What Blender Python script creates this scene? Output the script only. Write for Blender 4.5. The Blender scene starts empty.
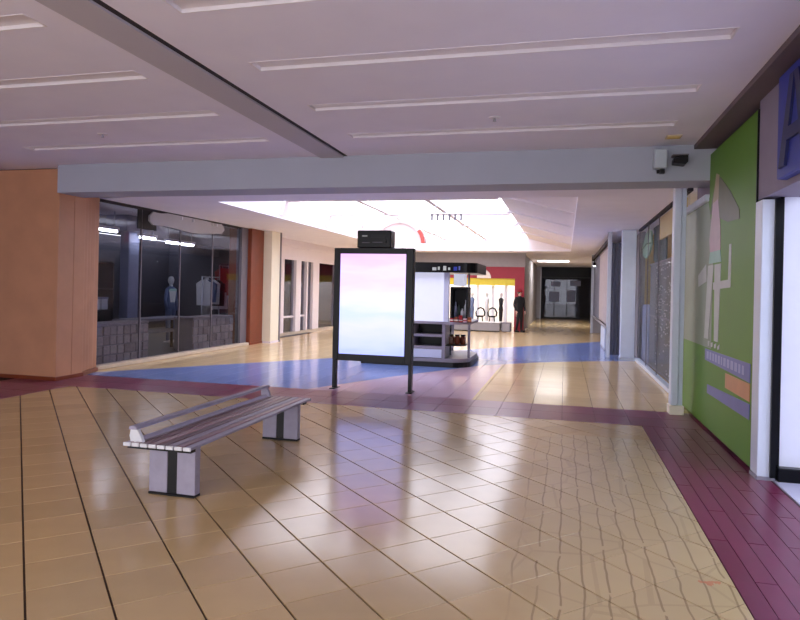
import bpy, bmesh, math, random
from mathutils import Vector, Matrix
random.seed(7)
sc = bpy.context.scene
COL = sc.collection

# ------------------------------------------------------------------ camera, world, exposure
# the mall is laid out square: x across the concourse, y along it, z up
cam_d = bpy.data.cameras.new('camera'); cam = bpy.data.objects.new('camera', cam_d); COL.objects.link(cam)
YAW, ROLL = 0.25, 0.022
fwd = Vector((-math.sin(YAW), math.cos(YAW), 0)); rgt0 = Vector((math.cos(YAW), math.sin(YAW), 0)); up0 = Vector((0, 0, 1))
rgt = rgt0*math.cos(ROLL) + up0*math.sin(ROLL); up = up0*math.cos(ROLL) - rgt0*math.sin(ROLL)
cam.matrix_world = Matrix((( rgt.x, up.x, -fwd.x, 0), (rgt.y, up.y, -fwd.y, 0), (rgt.z, up.z, -fwd.z, 1.55), (0, 0, 0, 1)))
cam_d.sensor_width = 36; cam_d.lens = 645/800*36; cam_d.shift_y = -21/800; cam_d.clip_end = 300
sc.camera = cam

world = bpy.data.worlds.new('sky'); sc.world = world; world.use_nodes = True
wb = world.node_tree.nodes['Background']
wb.inputs['Color'].default_value = (0.92, 0.925, 1.0, 1); wb.inputs['Strength'].default_value = 2.2
sc.view_settings.view_transform = 'Standard'; sc.view_settings.look = 'None'
sc.view_settings.gamma = 1; sc.view_settings.use_curve_mapping = False
sc.view_settings.exposure = 1.0
sc.cycles.use_denoising = True
sc.cycles.max_bounces = 10; sc.cycles.diffuse_bounces = 6; sc.cycles.glossy_bounces = 4
sc.cycles.transparent_max_bounces = 12; sc.cycles.sample_clamp_indirect = 6

# ------------------------------------------------------------------ helpers
def srgb(r, g, b):
    f = lambda c: (c/255/12.92) if c/255 <= 0.04045 else ((c/255+0.055)/1.055)**2.4
    return (f(r), f(g), f(b), 1)

MATS = {}
def mat(name, col, rough=0.6, metal=0.0, spec=0.5, var=0.06, scale=6.0, bump=0.0, bscale=40.0, emit=None, estr=0.0, perobj=0.0):
    """procedural principled material: noise-varied colour, optional relief and per-piece tone"""
    m = bpy.data.materials.new(name); m.use_nodes = True
    n = m.node_tree.nodes; l = m.node_tree.links; p = n['Principled BSDF']
    p.inputs['Roughness'].default_value = rough; p.inputs['Metallic'].default_value = metal
    p.inputs['Specular IOR Level'].default_value = spec
    tc = n.new('ShaderNodeTexCoord')
    nz = n.new('ShaderNodeTexNoise'); nz.inputs['Scale'].default_value = scale; nz.inputs['Detail'].default_value = 4
    l.new(tc.outputs['Object'], nz.inputs['Vector'])
    hs = n.new('ShaderNodeHueSaturation'); hs.inputs['Color'].default_value = col
    mr = n.new('ShaderNodeMapRange'); mr.inputs['To Min'].default_value = 1-var*2; mr.inputs['To Max'].default_value = 1+var*2
    l.new(nz.outputs['Fac'], mr.inputs['Value'])
    val = mr.outputs['Result']
    if perobj:
        oi = n.new('ShaderNodeObjectInfo')
        m2 = n.new('ShaderNodeMapRange'); m2.inputs['To Min'].default_value = 1-perobj; m2.inputs['To Max'].default_value = 1+perobj
        l.new(oi.outputs['Random'], m2.inputs['Value'])
        mm = n.new('ShaderNodeMath'); mm.operation = 'MULTIPLY'; l.new(val, mm.inputs[0]); l.new(m2.outputs['Result'], mm.inputs[1]); val = mm.outputs[0]
    l.new(val, hs.inputs['Value']); l.new(hs.outputs['Color'], p.inputs['Base Color'])
    if bump:
        nb = n.new('ShaderNodeTexNoise'); nb.inputs['Scale'].default_value = bscale; nb.inputs['Detail'].default_value = 3
        l.new(tc.outputs['Object'], nb.inputs['Vector'])
        bp = n.new('ShaderNodeBump'); bp.inputs['Strength'].default_value = bump; bp.inputs['Distance'].default_value = 0.02
        l.new(nb.outputs['Fac'], bp.inputs['Height']); l.new(bp.outputs['Normal'], p.inputs['Normal'])
    if emit:
        p.inputs['Emission Color'].default_value = emit; p.inputs['Emission Strength'].default_value = estr
    MATS[name] = m
    return m

def glass_mat(name, tint, base=0.03, rough=0.02, k=0.5):
    m = bpy.data.materials.new(name); m.use_nodes = True
    n = m.node_tree.nodes; l = m.node_tree.links; n.remove(n['Principled BSDF'])
    out = n['Material Output']
    tr = n.new('ShaderNodeBsdfTransparent'); tr.inputs['Color'].default_value = tint
    gl = n.new('ShaderNodeBsdfGlossy'); gl.inputs['Roughness'].default_value = rough; gl.inputs['Color'].default_value = (0.9, 0.9, 0.95, 1)
    lw = n.new('ShaderNodeLayerWeight'); lw.inputs['Blend'].default_value = 0.5      # Schlick reflection, same from both faces
    pw_ = n.new('ShaderNodeMath'); pw_.operation = 'POWER'; pw_.inputs[1].default_value = 5; l.new(lw.outputs['Facing'], pw_.inputs[0])
    ad = n.new('ShaderNodeMath'); ad.operation = 'MULTIPLY_ADD'; ad.inputs[1].default_value = k; ad.inputs[2].default_value = base; ad.use_clamp = True
    l.new(pw_.outputs[0], ad.inputs[0])
    mx = n.new('ShaderNodeMixShader'); l.new(ad.outputs[0], mx.inputs[0]); l.new(tr.outputs[0], mx.inputs[1]); l.new(gl.outputs[0], mx.inputs[2])
    l.new(mx.outputs[0], out.inputs['Surface'])
    MATS[name] = m
    return m

class MB:
    """collects shapes into one mesh"""
    def __init__(s): s.bm = bmesh.new()
    def box(s, x0, x1, y0, y1, z0, z1, bev=0.0, seg=1):
        if x0 > x1: x0, x1 = x1, x0
        if y0 > y1: y0, y1 = y1, y0
        if z0 > z1: z0, z1 = z1, z0
        b = bmesh.new()
        v = [b.verts.new(c) for c in ((x0,y0,z0),(x1,y0,z0),(x1,y1,z0),(x0,y1,z0),(x0,y0,z1),(x1,y0,z1),(x1,y1,z1),(x0,y1,z1))]
        for f in ((3,2,1,0),(4,5,6,7),(0,1,5,4),(1,2,6,5),(2,3,7,6),(3,0,4,7)): b.faces.new([v[i] for i in f])
        if bev: bmesh.ops.bevel(b, geom=b.edges[:], offset=bev, segments=seg, affect='EDGES', profile=0.5)
        s._merge(b); return s
    def _merge(s, b):
        vm = {}
        for v in b.verts: vm[v] = s.bm.verts.new(v.co)
        for f in b.faces:
            nf = s.bm.faces.new([vm[v] for v in f.verts]); nf.smooth = f.smooth
        b.free()
    def face(s, pts): s.bm.faces.new([s.bm.verts.new(p) for p in pts]); return s
    def prism(s, poly, d, axis='z', base=0.0, smooth=False):
        """extrude a 2-D outline: axis z -> (x,y); x -> (y,z); y -> (x,z)"""
        def P(a, b, h):
            return {'z': (a, b, h), 'x': (h, a, b), 'y': (a, h, b)}[axis]
        lo = [s.bm.verts.new(P(a, b, base)) for a, b in poly]; hi = [s.bm.verts.new(P(a, b, base+d)) for a, b in poly]
        fs = [s.bm.faces.new(lo[::-1]), s.bm.faces.new(hi)]
        n = len(poly)
        for i in range(n):
            f = s.bm.faces.new((lo[i], lo[(i+1) % n], hi[(i+1) % n], hi[i])); f.smooth = smooth; fs.append(f)
        bmesh.ops.recalc_face_normals(s.bm, faces=fs)
        return s
    def lathe(s, prof, c=(0, 0, 0), seg=14, sx=1.0, sy=1.0):
        rings = []
        for r, z in prof:
            rings.append([s.bm.verts.new((c[0]+sx*r*math.cos(2*math.pi*i/seg), c[1]+sy*r*math.sin(2*math.pi*i/seg), c[2]+z)) for i in range(seg)])
        for a, b in zip(rings, rings[1:]):
            for i in range(seg):
                f = s.bm.faces.new((a[i], a[(i+1) % seg], b[(i+1) % seg], b[i])); f.smooth = True
        s.bm.faces.new(rings[0][::-1]); s.bm.faces.new(rings[-1])
        return s
    def tube(s, pts, r, seg=8):
        pts = [Vector(p) for p in pts]; rings = []
        for i, p in enumerate(pts):
            d = (pts[min(i+1, len(pts)-1)] - pts[max(i-1, 0)]).normalized()
            a = d.cross(Vector((0, 0, 1)) if abs(d.z) < 0.9 else Vector((1, 0, 0))).normalized(); b = d.cross(a)
            rings.append([s.bm.verts.new(p + r*(math.cos(2*math.pi*k/seg)*a + math.sin(2*math.pi*k/seg)*b)) for k in range(seg)])
        fs = []
        for A, B in zip(rings, rings[1:]):
            for k in range(seg):
                f = s.bm.faces.new((A[k], A[(k+1) % seg], B[(k+1) % seg], B[k])); f.smooth = True; fs.append(f)
        fs += [s.bm.faces.new(rings[0][::-1]), s.bm.faces.new(rings[-1])]
        bmesh.ops.recalc_face_normals(s.bm, faces=fs)
        return s
    def ball(s, c, rx, ry, rz, u=12, v=8):
        m = bmesh.new(); bmesh.ops.create_uvsphere(m, u_segments=u, v_segments=v, radius=1)
        for q in m.verts: q.co = Vector((c[0]+q.co.x*rx, c[1]+q.co.y*ry, c[2]+q.co.z*rz))
        for f in m.faces: f.smooth = True
        s._merge(m); return s

def wloc(o):
    v = Vector((0, 0, 0))
    while o: v += Vector(o.location); o = o.parent
    return v

def build(name, mb, m, parent=None, label=None, cat=None, group=None, kind=None, origin=None):
    """link a collected mesh as ONE object; coordinates were given in world space"""
    me = bpy.data.meshes.new(name)
    if parent is not None: org = wloc(parent)
    elif origin is not None: org = Vector(origin)
    else:
        xs = [v.co for v in mb.bm.verts]
        org = Vector(((min(c.x for c in xs)+max(c.x for c in xs))/2, (min(c.y for c in xs)+max(c.y for c in xs))/2, min(c.z for c in xs)))
    for v in mb.bm.verts: v.co -= org
    mb.bm.normal_update(); mb.bm.to_mesh(me); mb.bm.free()
    for k in (m if isinstance(m, (list, tuple)) else [m]): me.materials.append(MATS[k] if isinstance(k, str) else k)
    o = bpy.data.objects.new(name, me); COL.objects.link(o)
    if parent is not None: o.parent = parent
    else: o.location = org
    tag(o, label, cat, group, kind)
    return o

def tag(o, label=None, cat=None, group=None, kind=None):
    if label: o['label'] = label
    if cat: o['category'] = cat
    if group: o['group'] = group
    if kind: o['kind'] = kind
    return o

def thing(name, label, cat, loc, group=None, kind=None):
    o = bpy.data.objects.new(name, None); COL.objects.link(o); o.location = loc; o.empty_display_size = 0.1
    return tag(o, label, cat, group, kind)

def struct(name, mb, m, label=None, origin=(0, 0, 0)):
    return build(name, mb, m, label=label, kind='structure', origin=origin)

def B(*a, **k): return MB().box(*a, **k)

def shift_copy(root, d, label=None, group=None):
    """copy of a thing with copies of its parts and sub-parts"""
    r = root.copy(); COL.objects.link(r); r.location = Vector(root.location)+Vector(d)
    if label: r['label'] = label
    if group: r['group'] = group
    def rec(a, b):
        for ch in list(a.children):
            c = ch.copy(); COL.objects.link(c); c.parent = b; rec(ch, c)
    rec(root, r)
    return r

# ------------------------------------------------------------------ materials
mat('ceiling_paint', srgb(243, 240, 255), 0.75, var=0.03, scale=2.0)
mat('beam_paint', srgb(176, 180, 194), 0.7, var=0.03, scale=2.0)
mat('soffit_paint', srgb(244, 240, 252), 0.7, var=0.03, scale=2.0)
mat('grey_beam', srgb(196, 192, 202), 0.7, var=0.03, scale=2.0)
mat('dark_gap', srgb(45, 38, 45), 0.8)
mat('diffuser', srgb(240, 236, 242), 0.4, var=0.01)
mat('white_paint', srgb(240, 232, 236), 0.55, var=0.02)
mat('cream_paint', srgb(240, 234, 214), 0.55, var=0.02)
mat('well_paint', srgb(240, 232, 238), 0.7, var=0.02)
mat('mauve_wall', srgb(150, 140, 158), 0.7, var=0.04)
mat('fascia_dark', srgb(112, 98, 104), 0.7, var=0.04)
mat('copper_panel', srgb(196, 142, 108), 0.45, var=0.10, scale=2.2, bump=0.05, bscale=9)
mat('wood_panel', srgb(128, 60, 34), 0.4, var=0.12, scale=5)
mat('black_metal', srgb(14, 13, 16), 0.4, spec=0.3, var=0.05)
mat('black_gloss', srgb(10, 10, 14), 0.3, spec=0.2, var=0.05)
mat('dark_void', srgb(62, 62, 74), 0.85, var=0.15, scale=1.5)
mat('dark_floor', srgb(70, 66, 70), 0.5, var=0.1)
mat('grey_post', srgb(112, 106, 116), 0.5, var=0.05)
mat('alu', srgb(176, 178, 190), 0.35, metal=0.6, var=0.04)
mat('white_alu', srgb(216, 226, 242), 0.35, var=0.03)
mat('stone_sill', srgb(205, 190, 170), 0.5, var=0.08)
mat('stone_grey', srgb(150, 142, 146), 0.7, var=0.18, scale=18, bump=0.3, bscale=30, perobj=0.25)
mat('bench_steel', srgb(160, 154, 172), 0.45, metal=0.25, var=0.08, scale=14)
mat('bench_slat', srgb(140, 112, 118), 0.28, metal=0.3, var=0.16, scale=9, perobj=0.4)
mat('bench_cap', srgb(222, 222, 226), 0.4, var=0.05)
mat('kiosk_grey', srgb(150, 142, 156), 0.4, var=0.05)
mat('kiosk_white', srgb(214, 218, 240), 0.35, var=0.02)
mat('red_wall', srgb(150, 28, 48), 0.5, var=0.05)
mat('yellow_band', srgb(226, 206, 60), 0.5, var=0.05)
mat('store_white', srgb(240, 240, 244), 0.5, var=0.02)
mat('grey_wall', srgb(150, 146, 150), 0.6, var=0.05)
mat('green_board', srgb(100, 148, 44), 0.45, spec=0.2, var=0.05, scale=1.3)
mat('sign_blue', srgb(38, 52, 158), 0.4, var=0.05)
mat('sign_navy', srgb(20, 26, 84), 0.4, var=0.05)
mat('print_blue', srgb(96, 104, 176), 0.4, var=0.06)
mat('print_orange', srgb(206, 140, 88), 0.4, var=0.08)
mat('print_white', srgb(190, 196, 188), 0.45, var=0.06)
mat('print_letter', srgb(150, 156, 204), 0.4, var=0.06)
mat('print_hair', srgb(176, 160, 124), 0.45, var=0.08)
mat('print_brown', srgb(98, 104, 72), 0.45, var=0.08)
mat('print_pink', srgb(200, 172, 178), 0.45, var=0.08)
mat('print_grey', srgb(138, 152, 124), 0.45, var=0.08, scale=3)
mat('print_teal', srgb(150, 196, 176), 0.45, var=0.05)
mat('shop_white', srgb(232, 236, 250), 0.5, var=0.02, bump=0.25, bscale=8)
mat('shop_floor', srgb(214, 214, 236), 0.3, var=0.03)
mat('yellow_wall', srgb(222, 196, 130), 0.6, var=0.05)
mat('dark_green', srgb(34, 52, 44), 0.6, var=0.1)
mat('pale_green', srgb(150, 178, 150), 0.6, var=0.08)
mat('leaf', srgb(92, 116, 60), 0.6, var=0.2, scale=12)
mat('mesh_dark', srgb(74, 72, 78), 0.45, metal=0.4, var=0.3, scale=60)
mat('blue_grey', srgb(126, 132, 160), 0.5, var=0.06)
mat('curtain_pink', srgb(176, 164, 164), 0.8, var=0.06)
mat('curtain_grey', srgb(112, 114, 130), 0.8, var=0.08)
mat('cloth_black', srgb(20, 20, 24), 0.8, var=0.1)
mat('cloth_red', srgb(150, 30, 40), 0.8, var=0.1)
mat('cloth_blue', srgb(96, 112, 150), 0.8, var=0.12)
mat('cloth_white', srgb(206, 208, 214), 0.8, var=0.08)
mat('skin', srgb(210, 168, 150), 0.6, var=0.04)
mat('sign_pale', srgb(186, 184, 188), 0.5, var=0.03)
mat('tube_light', srgb(250, 250, 255), 0.4, emit=(0.92, 0.95, 1, 1), estr=14.0)
mat('lamp_panel', srgb(250, 250, 255), 0.4, emit=(1.0, 0.96, 0.92, 1), estr=9.0)
mat('shop_lamp', srgb(250, 250, 255), 0.4, emit=(0.80, 0.86, 1, 1), estr=2.2)
mat('store_lamp', srgb(250, 250, 255), 0.4, emit=(1.0, 0.98, 0.96, 1), estr=2.5)
mat('lit_panel', srgb(214, 218, 240), 0.35, var=0.02, emit=(.80, .82, 1, 1), estr=0.26)
mat('print_cream', srgb(236, 226, 214), 0.5, var=0.03)
mat('arch_pink', srgb(248, 230, 228), 0.5, var=0.04)
mat('arch_red', srgb(206, 92, 84), 0.5, var=0.04)
mat('camera_body', srgb(186, 196, 206), 0.4, var=0.03)
mat('grout', srgb(66, 46, 40), 0.85, var=0.12, scale=20)
mat('red_paver', srgb(122, 46, 78), 0.28, spec=0.3, var=0.08, scale=5, perobj=0.10)
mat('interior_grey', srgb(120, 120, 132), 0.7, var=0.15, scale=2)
glass_mat('glass_dark', (0.74, 0.75, 0.80, 1), base=0.03, k=0.4)
glass_mat('glass_clear', (0.95, 0.96, 0.97, 1), base=0.01, k=0.12)
def frosted(name, col):
    m = bpy.data.materials.new(name); m.use_nodes = True; n = m.node_tree.nodes; l = m.node_tree.links; n.remove(n['Principled BSDF'])
    t = n.new('ShaderNodeBsdfTranslucent'); tc = n.new('ShaderNodeTexCoord'); nz = n.new('ShaderNodeTexNoise'); nz.inputs['Scale'].default_value = .6
    cr = n.new('ShaderNodeValToRGB'); cr.color_ramp.elements[0].color = tuple(c*.93 for c in col[:3])+(1,); cr.color_ramp.elements[1].color = col
    l.new(tc.outputs['Object'], nz.inputs['Vector']); l.new(nz.outputs['Fac'], cr.inputs[0]); l.new(cr.outputs[0], t.inputs['Color']); l.new(t.outputs[0], n['Material Output'].inputs['Surface']); MATS[name] = m
frosted('glass_roof', (.97, .95, 1.0, 1))

def tile_mat(name, col, rough, zones=False, border=False):
    """glazed floor tile: tone changes from tile to tile, slight waviness in the glaze"""
    m = mat(name, col, rough, var=0.05, scale=3.5, perobj=0.07, bump=0.03, bscale=4.5, spec=0.6)
    n = m.node_tree.nodes; l = m.node_tree.links; p = n['Principled BSDF']
    src = p.inputs['Base Color'].links[0].from_socket
    geo = n.new('ShaderNodeNewGeometry'); sep = n.new('ShaderNodeSeparateXYZ'); l.new(geo.outputs['Position'], sep.inputs[0])
    def math_(op, a, b=None, c=None):
        q = n.new('ShaderNodeMath'); q.operation = op
        for i, v in enumerate((a, b, c)):
            if v is None: continue
            if isinstance(v, (int, float)): q.inputs[i].default_value = v
            else: l.new(v, q.inputs[i])
        return q.outputs[0]
    def mix(fac, a, b):
        q = n.new('ShaderNodeMix'); q.data_type = 'RGBA'
        l.new(fac, q.inputs[0]); l.new(a, q.inputs[6])
        if isinstance(b, tuple): q.inputs[7].default_value = b
        else: l.new(b, q.inputs[7])
        return q.outputs[2]
    x, y = sep.outputs[0], sep.outputs[1]
    if zones:   # coloured inlay of the concourse floor: a blue diagonal sweep with a lilac field beside it
        upper = math_('MULTIPLY_ADD', x, 1.355, 9.5+1.355*7.8)
        fc = n.new('ShaderNodeFloatCurve'); cv = fc.mapping.curves[0]
        pts = [(-9, 0), (-3.75, 9.1), (-2.9, 11.0), (-1.66, 13.3), (-0.5, 14.6), (0.7, 15.4), (2.0, 16.0)]
        P = [((a+9)/11, b/20) for a, b in pts]
        cv.points[0].location = P[0]; cv.points[1].location = P[-1]
        for q in P[1:-1]: cv.points.new(*q)
        for q in cv.points: q.handle_type = 'VECTOR'
        fc.mapping.update()
        xn = math_('MULTIPLY_ADD', x, 1/11, 9/11); l.new(xn, fc.inputs['Value'])
        low = math_('MULTIPLY', fc.outputs[0], 20.0)
        def soft(v, w):
            q = n.new('ShaderNodeMapRange'); q.inputs['From Min'].default_value = -w; q.inputs['From Max'].default_value = w
            l.new(v, q.inputs['Value']); return q.outputs['Result']
        blue = math_('MULTIPLY', soft(math_('SUBTRACT', upper, y), 0.12), soft(math_('SUBTRACT', y, low), 0.12))
        lil = math_('MULTIPLY', soft(math_('SUBTRACT', low, y), 0.12), math_('LESS_THAN', x, -1.25))
        src = mix(blue, src, srgb(120, 143, 206)); src = mix(lil, src, srgb(208, 178, 198))
    if border:  # narrow scored joints and paler tint along the edge by the shops, broken up by noise
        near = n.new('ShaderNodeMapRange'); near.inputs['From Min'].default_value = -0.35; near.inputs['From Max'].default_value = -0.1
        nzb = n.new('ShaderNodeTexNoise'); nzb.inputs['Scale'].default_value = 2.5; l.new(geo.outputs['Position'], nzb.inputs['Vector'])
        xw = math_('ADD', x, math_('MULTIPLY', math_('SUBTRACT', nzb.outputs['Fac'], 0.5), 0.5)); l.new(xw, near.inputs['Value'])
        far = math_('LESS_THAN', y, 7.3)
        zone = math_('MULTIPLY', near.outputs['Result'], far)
        wob = math_('ADD', x, math_('MULTIPLY', math_('SUBTRACT', nzb.outputs['Fac'], 0.5), 0.06))
        fr = math_('FRACT', math_('MULTIPLY', wob, 1/0.125))
        line = math_('LESS_THAN', fr, 0.09)
        n3 = n.new('ShaderNodeTexNoise'); n3.inputs['Scale'].default_value = 5; l.new(geo.outputs['Position'], n3.inputs['Vector'])
        fray = math_('GREATER_THAN', n3.outputs['Fac'], 0.36)
        vo = n.new('ShaderNodeTexVoronoi'); vo.feature = 'DISTANCE_TO_EDGE'; vo.inputs['Scale'].default_value = 2.0; l.new(geo.outputs['Position'], vo.inputs['Vector'])
        crack = math_('LESS_THAN', vo.outputs['Distance'], 0.018)
        marks = math_('MULTIPLY', math_('MAXIMUM', math_('MULTIPLY', line, fray), math_('MULTIPLY', crack, 0.25)), zone)
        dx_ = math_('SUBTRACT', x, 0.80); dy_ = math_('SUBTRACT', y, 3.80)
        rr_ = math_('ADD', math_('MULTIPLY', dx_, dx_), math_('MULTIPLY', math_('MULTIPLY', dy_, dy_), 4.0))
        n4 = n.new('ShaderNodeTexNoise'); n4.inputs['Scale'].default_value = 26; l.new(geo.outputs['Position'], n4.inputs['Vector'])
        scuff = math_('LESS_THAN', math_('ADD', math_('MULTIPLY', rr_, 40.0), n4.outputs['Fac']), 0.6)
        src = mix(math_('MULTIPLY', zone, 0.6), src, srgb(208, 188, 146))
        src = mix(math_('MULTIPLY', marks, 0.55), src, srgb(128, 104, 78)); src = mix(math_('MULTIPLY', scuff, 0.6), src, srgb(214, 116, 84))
    l.new(src, p.inputs['Base Color'])
    return m
tile_mat('hall_tile', srgb(198, 170, 124), 0.16, border=True)
tile_mat('mall_tile', srgb(222, 194, 148), 0.15, zones=True)

# ------------------------------------------------------------------ levels
ZC, ZB, ZS = 3.32, 2.90, 3.05         # hall ceiling, beam underside, concourse soffit
YB = 8.2                              # front of the cross beam
YE = -3.4                             # unseen open end of the hall, set close behind the viewer for more daylight
XL, XR = -8.1, 1.62                   # shop lines left and right

# ------------------------------------------------------------------ floor of the hall: diagonal tiles inside a maroon border
floor = struct('floor', B(-14, XR+0.12, -9, 9.15, -0.10, -0.010), 'grout')
TS = 0.362; O0 = Vector((-2.834, 2.407)); U = Vector((math.sqrt(.5), math.sqrt(.5))); Vv = Vector((-math.sqrt(.5), math.sqrt(.5)))
GX0, GX1, GY1 = -7.1, 0.92, 8.08
def clip(poly, ax, lim, keep_less):
    out = []
    for i in range(len(poly)):
        a, b = poly[i], poly[(i+1) % len(poly)]
        ia = (a[ax] <= lim) if keep_less else (a[ax] >= lim); ib = (b[ax] <= lim) if keep_less else (b[ax] >= lim)
        if ia: out.append(a)
        if ia != ib:
            t = (lim-a[ax])/(b[ax]-a[ax]); out.append(a+(b-a)*t)
    return out
def tile_mesh(poly, h=0.010):
    """a chamfered tile: top face slightly inset so the joint is recessed"""
    c = sum(poly, Vector((0, 0)))/len(poly)
    bm = bmesh.new()
    lo = [bm.verts.new((p.x, p.y, -h)) for p in poly]
    mid = [bm.verts.new((p.x, p.y, -0.0018)) for p in poly]
    hi = [bm.verts.new((*(p+(c-p).normalized()*0.0022), 0)) for p in poly]
    n = len(poly)
    for A, Bq in ((lo, mid), (mid, hi)):
        for i in range(n): bm.faces.new((A[i], A[(i+1) % n], Bq[(i+1) % n], Bq[i]))
    bm.faces.new(hi); bmesh.ops.recalc_face_normals(bm, faces=bm.faces[:])
    return bm
def to_cam(x, y):
    X = x*math.cos(YAW)+y*math.sin(YAW); Y = -x*math.sin(YAW)+y*math.cos(YAW); return X, Y
cells = []
for i in range(-30, 40):
    for j in range(-40, 40):
        c = O0 + U*TS*(i+.5) + Vv*TS*(j+.5)
        if c.x < GX0-0.3 or c.x > GX1+0.3 or c.y > GY1+0.3 or c.y < -5: continue
        a, b = TS/2-0.0055, TS/2-0.0028
        poly = [c+U*(-a)+Vv*(-b), c+U*a+Vv*(-b), c+U*a+Vv*b, c+U*(-a)+Vv*b]
        full = all(GX0+.004 < p.x < GX1-.004 and p.y < GY1-.004 for p in poly)
        if not full:
            for ax, lim, less in ((0, GX1-.004, True), (0, GX0+.004, False), (1, GY1-.004, True)): 
                poly = clip(poly, ax, lim, less)
                if len(poly) < 3: break
            if len(poly) < 3: continue
            q = []
            for p in poly:
                if not q or (p-q[-1]).length > 1e-4: q.append(p)
            if len(q) > 2 and (q[0]-q[-1]).length < 1e-4: q.pop()
            ar = abs(sum(q[k].x*q[(k+1) % len(q)].y-q[(k+1) % len(q)].x*q[k].y for k in range(len(q))))/2
            if len(q) < 3 or ar < 0.0006: continue
            poly = q
        X, Y = to_cam(c.x, c.y)
        vis = Y > 2.75 and abs(X/Y) < 0.66
        cells.append((vis, Y, c, poly, full))
visc = sorted([k for k in cells if k[0]], key=lambda k: k[1])
near = visc[:300]; nearset = set(id(k) for k in near)
fullmesh = None; rest = bmesh.new()
def add_piece(name, bm, m, parent, loc):
    me = bpy.data.meshes.new(name); bm.to_mesh(me); bm.free(); me.materials.append(MATS[m])
    o = bpy.data.objects.new(name, me); COL.objects.link(o); o.parent = parent; o.location = loc; return o
for k in cells:
    vis, Y, c, poly, full = k
    if id(k) in nearset:
        loc = (c.x, c.y, 0)
        if full and fullmesh:
            o = bpy.data.objects.new('tile', fullmesh); COL.objects.link(o); o.parent = floor; o.location = loc
        else:
            o = add_piece('tile', tile_mesh([p-c for p in poly]), 'hall_tile', floor, loc)
            if full: fullmesh = o.data
    else:
        b = tile_mesh([p-c for p in poly]); bmesh.ops.translate(b, vec=(c.x, c.y, 0), verts=b.verts)
        tmp = bpy.data.meshes.new('t'); b.to_mesh(tmp); b.free(); rest.from_mesh(tmp); bpy.data.meshes.remove(tmp)
o = add_piece('tile_field', rest, 'hall_tile', floor, (0, 0, 0)); o['kind'] = 'stuff'

def rect_tile(x0, x1, y0, y1, g=0.004):
    return [Vector((x0+g/2, y0+g/2)), Vector((x1-g/2, y0+g/2)), Vector((x1-g/2, y1-g/2)), Vector((x0+g/2, y1-g/2))]
# maroon planks beside the shops on the right, maroon pavers across the front of the beam
cache = {}
def paver(name, x0, x1, y0, y1, m, parent, g=0.004):
    key = (round(x1-x0, 3), round(y1-y0, 3), m, g)
    c = Vector(((x0+x1)/2, (y0+y1)/2))
    if key in cache:
        o = bpy.data.objects.new(name, cache[key]); COL.objects.link(o); o.parent = parent; o.location = (c.x, c.y, 0)
    else:
        o = add_piece(name, tile_mesh([p-c for p in rect_tile(x0, x1, y0, y1, g)]), m, parent, (c.x, c.y, 0)); cache[key] = o.data
    return o
NPL = 7; PW = (XR+0.10-GX1)/NPL
for k in range(NPL):
    y = GY1; 
    y -= 0.6*(k % 2)
    if k % 2: paver('maroon_plank', GX1+k*PW, GX1+(k+1)*PW, GY1-0.6, GY1, 'red_paver', floor)
    while y > 1.0:
        paver('maroon_plank', GX1+k*PW, GX1+(k+1)*PW, y-1.2, y, 'red_paver', floor); y -= 1.2
xx = GX0-1.3
while xx < XR+0.1:
    paver('maroon_paver', xx, min(xx+0.4, XR+0.1), GY1, 8.615, 'red_paver', floor); paver('maroon_paver', xx, min(xx+0.4, XR+0.1), 8.615, 9.15, 'red_paver', floor); xx += 0.4
yy = GY1
while yy > 5.0:
    for k in range(4): paver('maroon_paver', GX0-1.6+0.4*k, GX0-1.6+0.4*(k+1), yy-0.54, yy, 'red_paver', floor)
    yy -= 0.54
bx = B(-14, GX0-1.6, -5, 9.15, -0.009, 0.0); bx.box(GX0-1.6, GX0, -5, yy, -0.009, 0)
o = build('maroon_field', bx, 'red_paver', floor)

# ------------------------------------------------------------------ floor of the concourse beyond the beam
floor2 = struct('floor', B(-14, 14, 9.15, 46, -0.10, -0.009), 'grout')
rows = []
y = 9.15
while y < 45:
    rows.append(y); y += 0.8
cols = [XL-0.3+0.4*k for k in range(26)]
n_p = 0; restb = MB()
for r, y in enumerate(rows):
    for x in cols:
        x1 = min(x+0.4, XR+0.5)
        if n_p < 300: paver('tile', x, x1, y, y+0.8, 'mall_tile', floor2, g=0.005); n_p += 1
        else: restb.face([(x+.002, y+.002, 0), (x1-.002, y+.002, 0), (x1-.002, y+.798, 0), (x+.002, y+.798, 0)])
o = build('tile_field', restb, 'mall_tile', floor2); o['kind'] = 'stuff'

# ------------------------------------------------------------------ hall ceiling with recessed light troughs
HY = [3.62, 4.75, 5.95, 7.13]; HW = 0.105
holes = [(-7.0, -3.52)] ; holesR = [(-2.47, 1.08)]
def ceiling_zone(mb, x0, x1, hx, y0, y1, z):
    a, b = hx; ys = [y0]
    for h in HYALL: ys += [h-HW, h+HW]
    ys.append(y1)
    for i in range(len(ys)-1):
        if i % 2 == 0: mb.face([(x0, ys[i], z), (x0, ys[i+1], z), (x1, ys[i+1], z), (x1, ys[i], z)])
        else:
            mb.face([(x0, ys[i], z), (x0, ys[i+1], z), (a, ys[i+1], z), (a, ys[i], z)])
            mb.face([(b, ys[i], z), (b, ys[i+1], z), (x1, ys[i+1], z), (x1, ys[i], z)])
HYALL = list(HY)
cz = MB()
ceiling_zone(cz, -14, -3.24, holes[0], YE, YB, ZC); ceiling_zone(cz, -2.86, 1.44, holesR[0], YE, YB, ZC)
cz.box(-14, 3.8, YE, YB, ZC+0.16, ZC+0.24); cz.box(-14, -7.5, YB, 9.8, ZC, ZC+0.24); cz.box(-14, -7.5, 9.6, 9.8, ZS, ZC)
ceil = struct('ceiling', cz, 'ceiling_paint')
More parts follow.
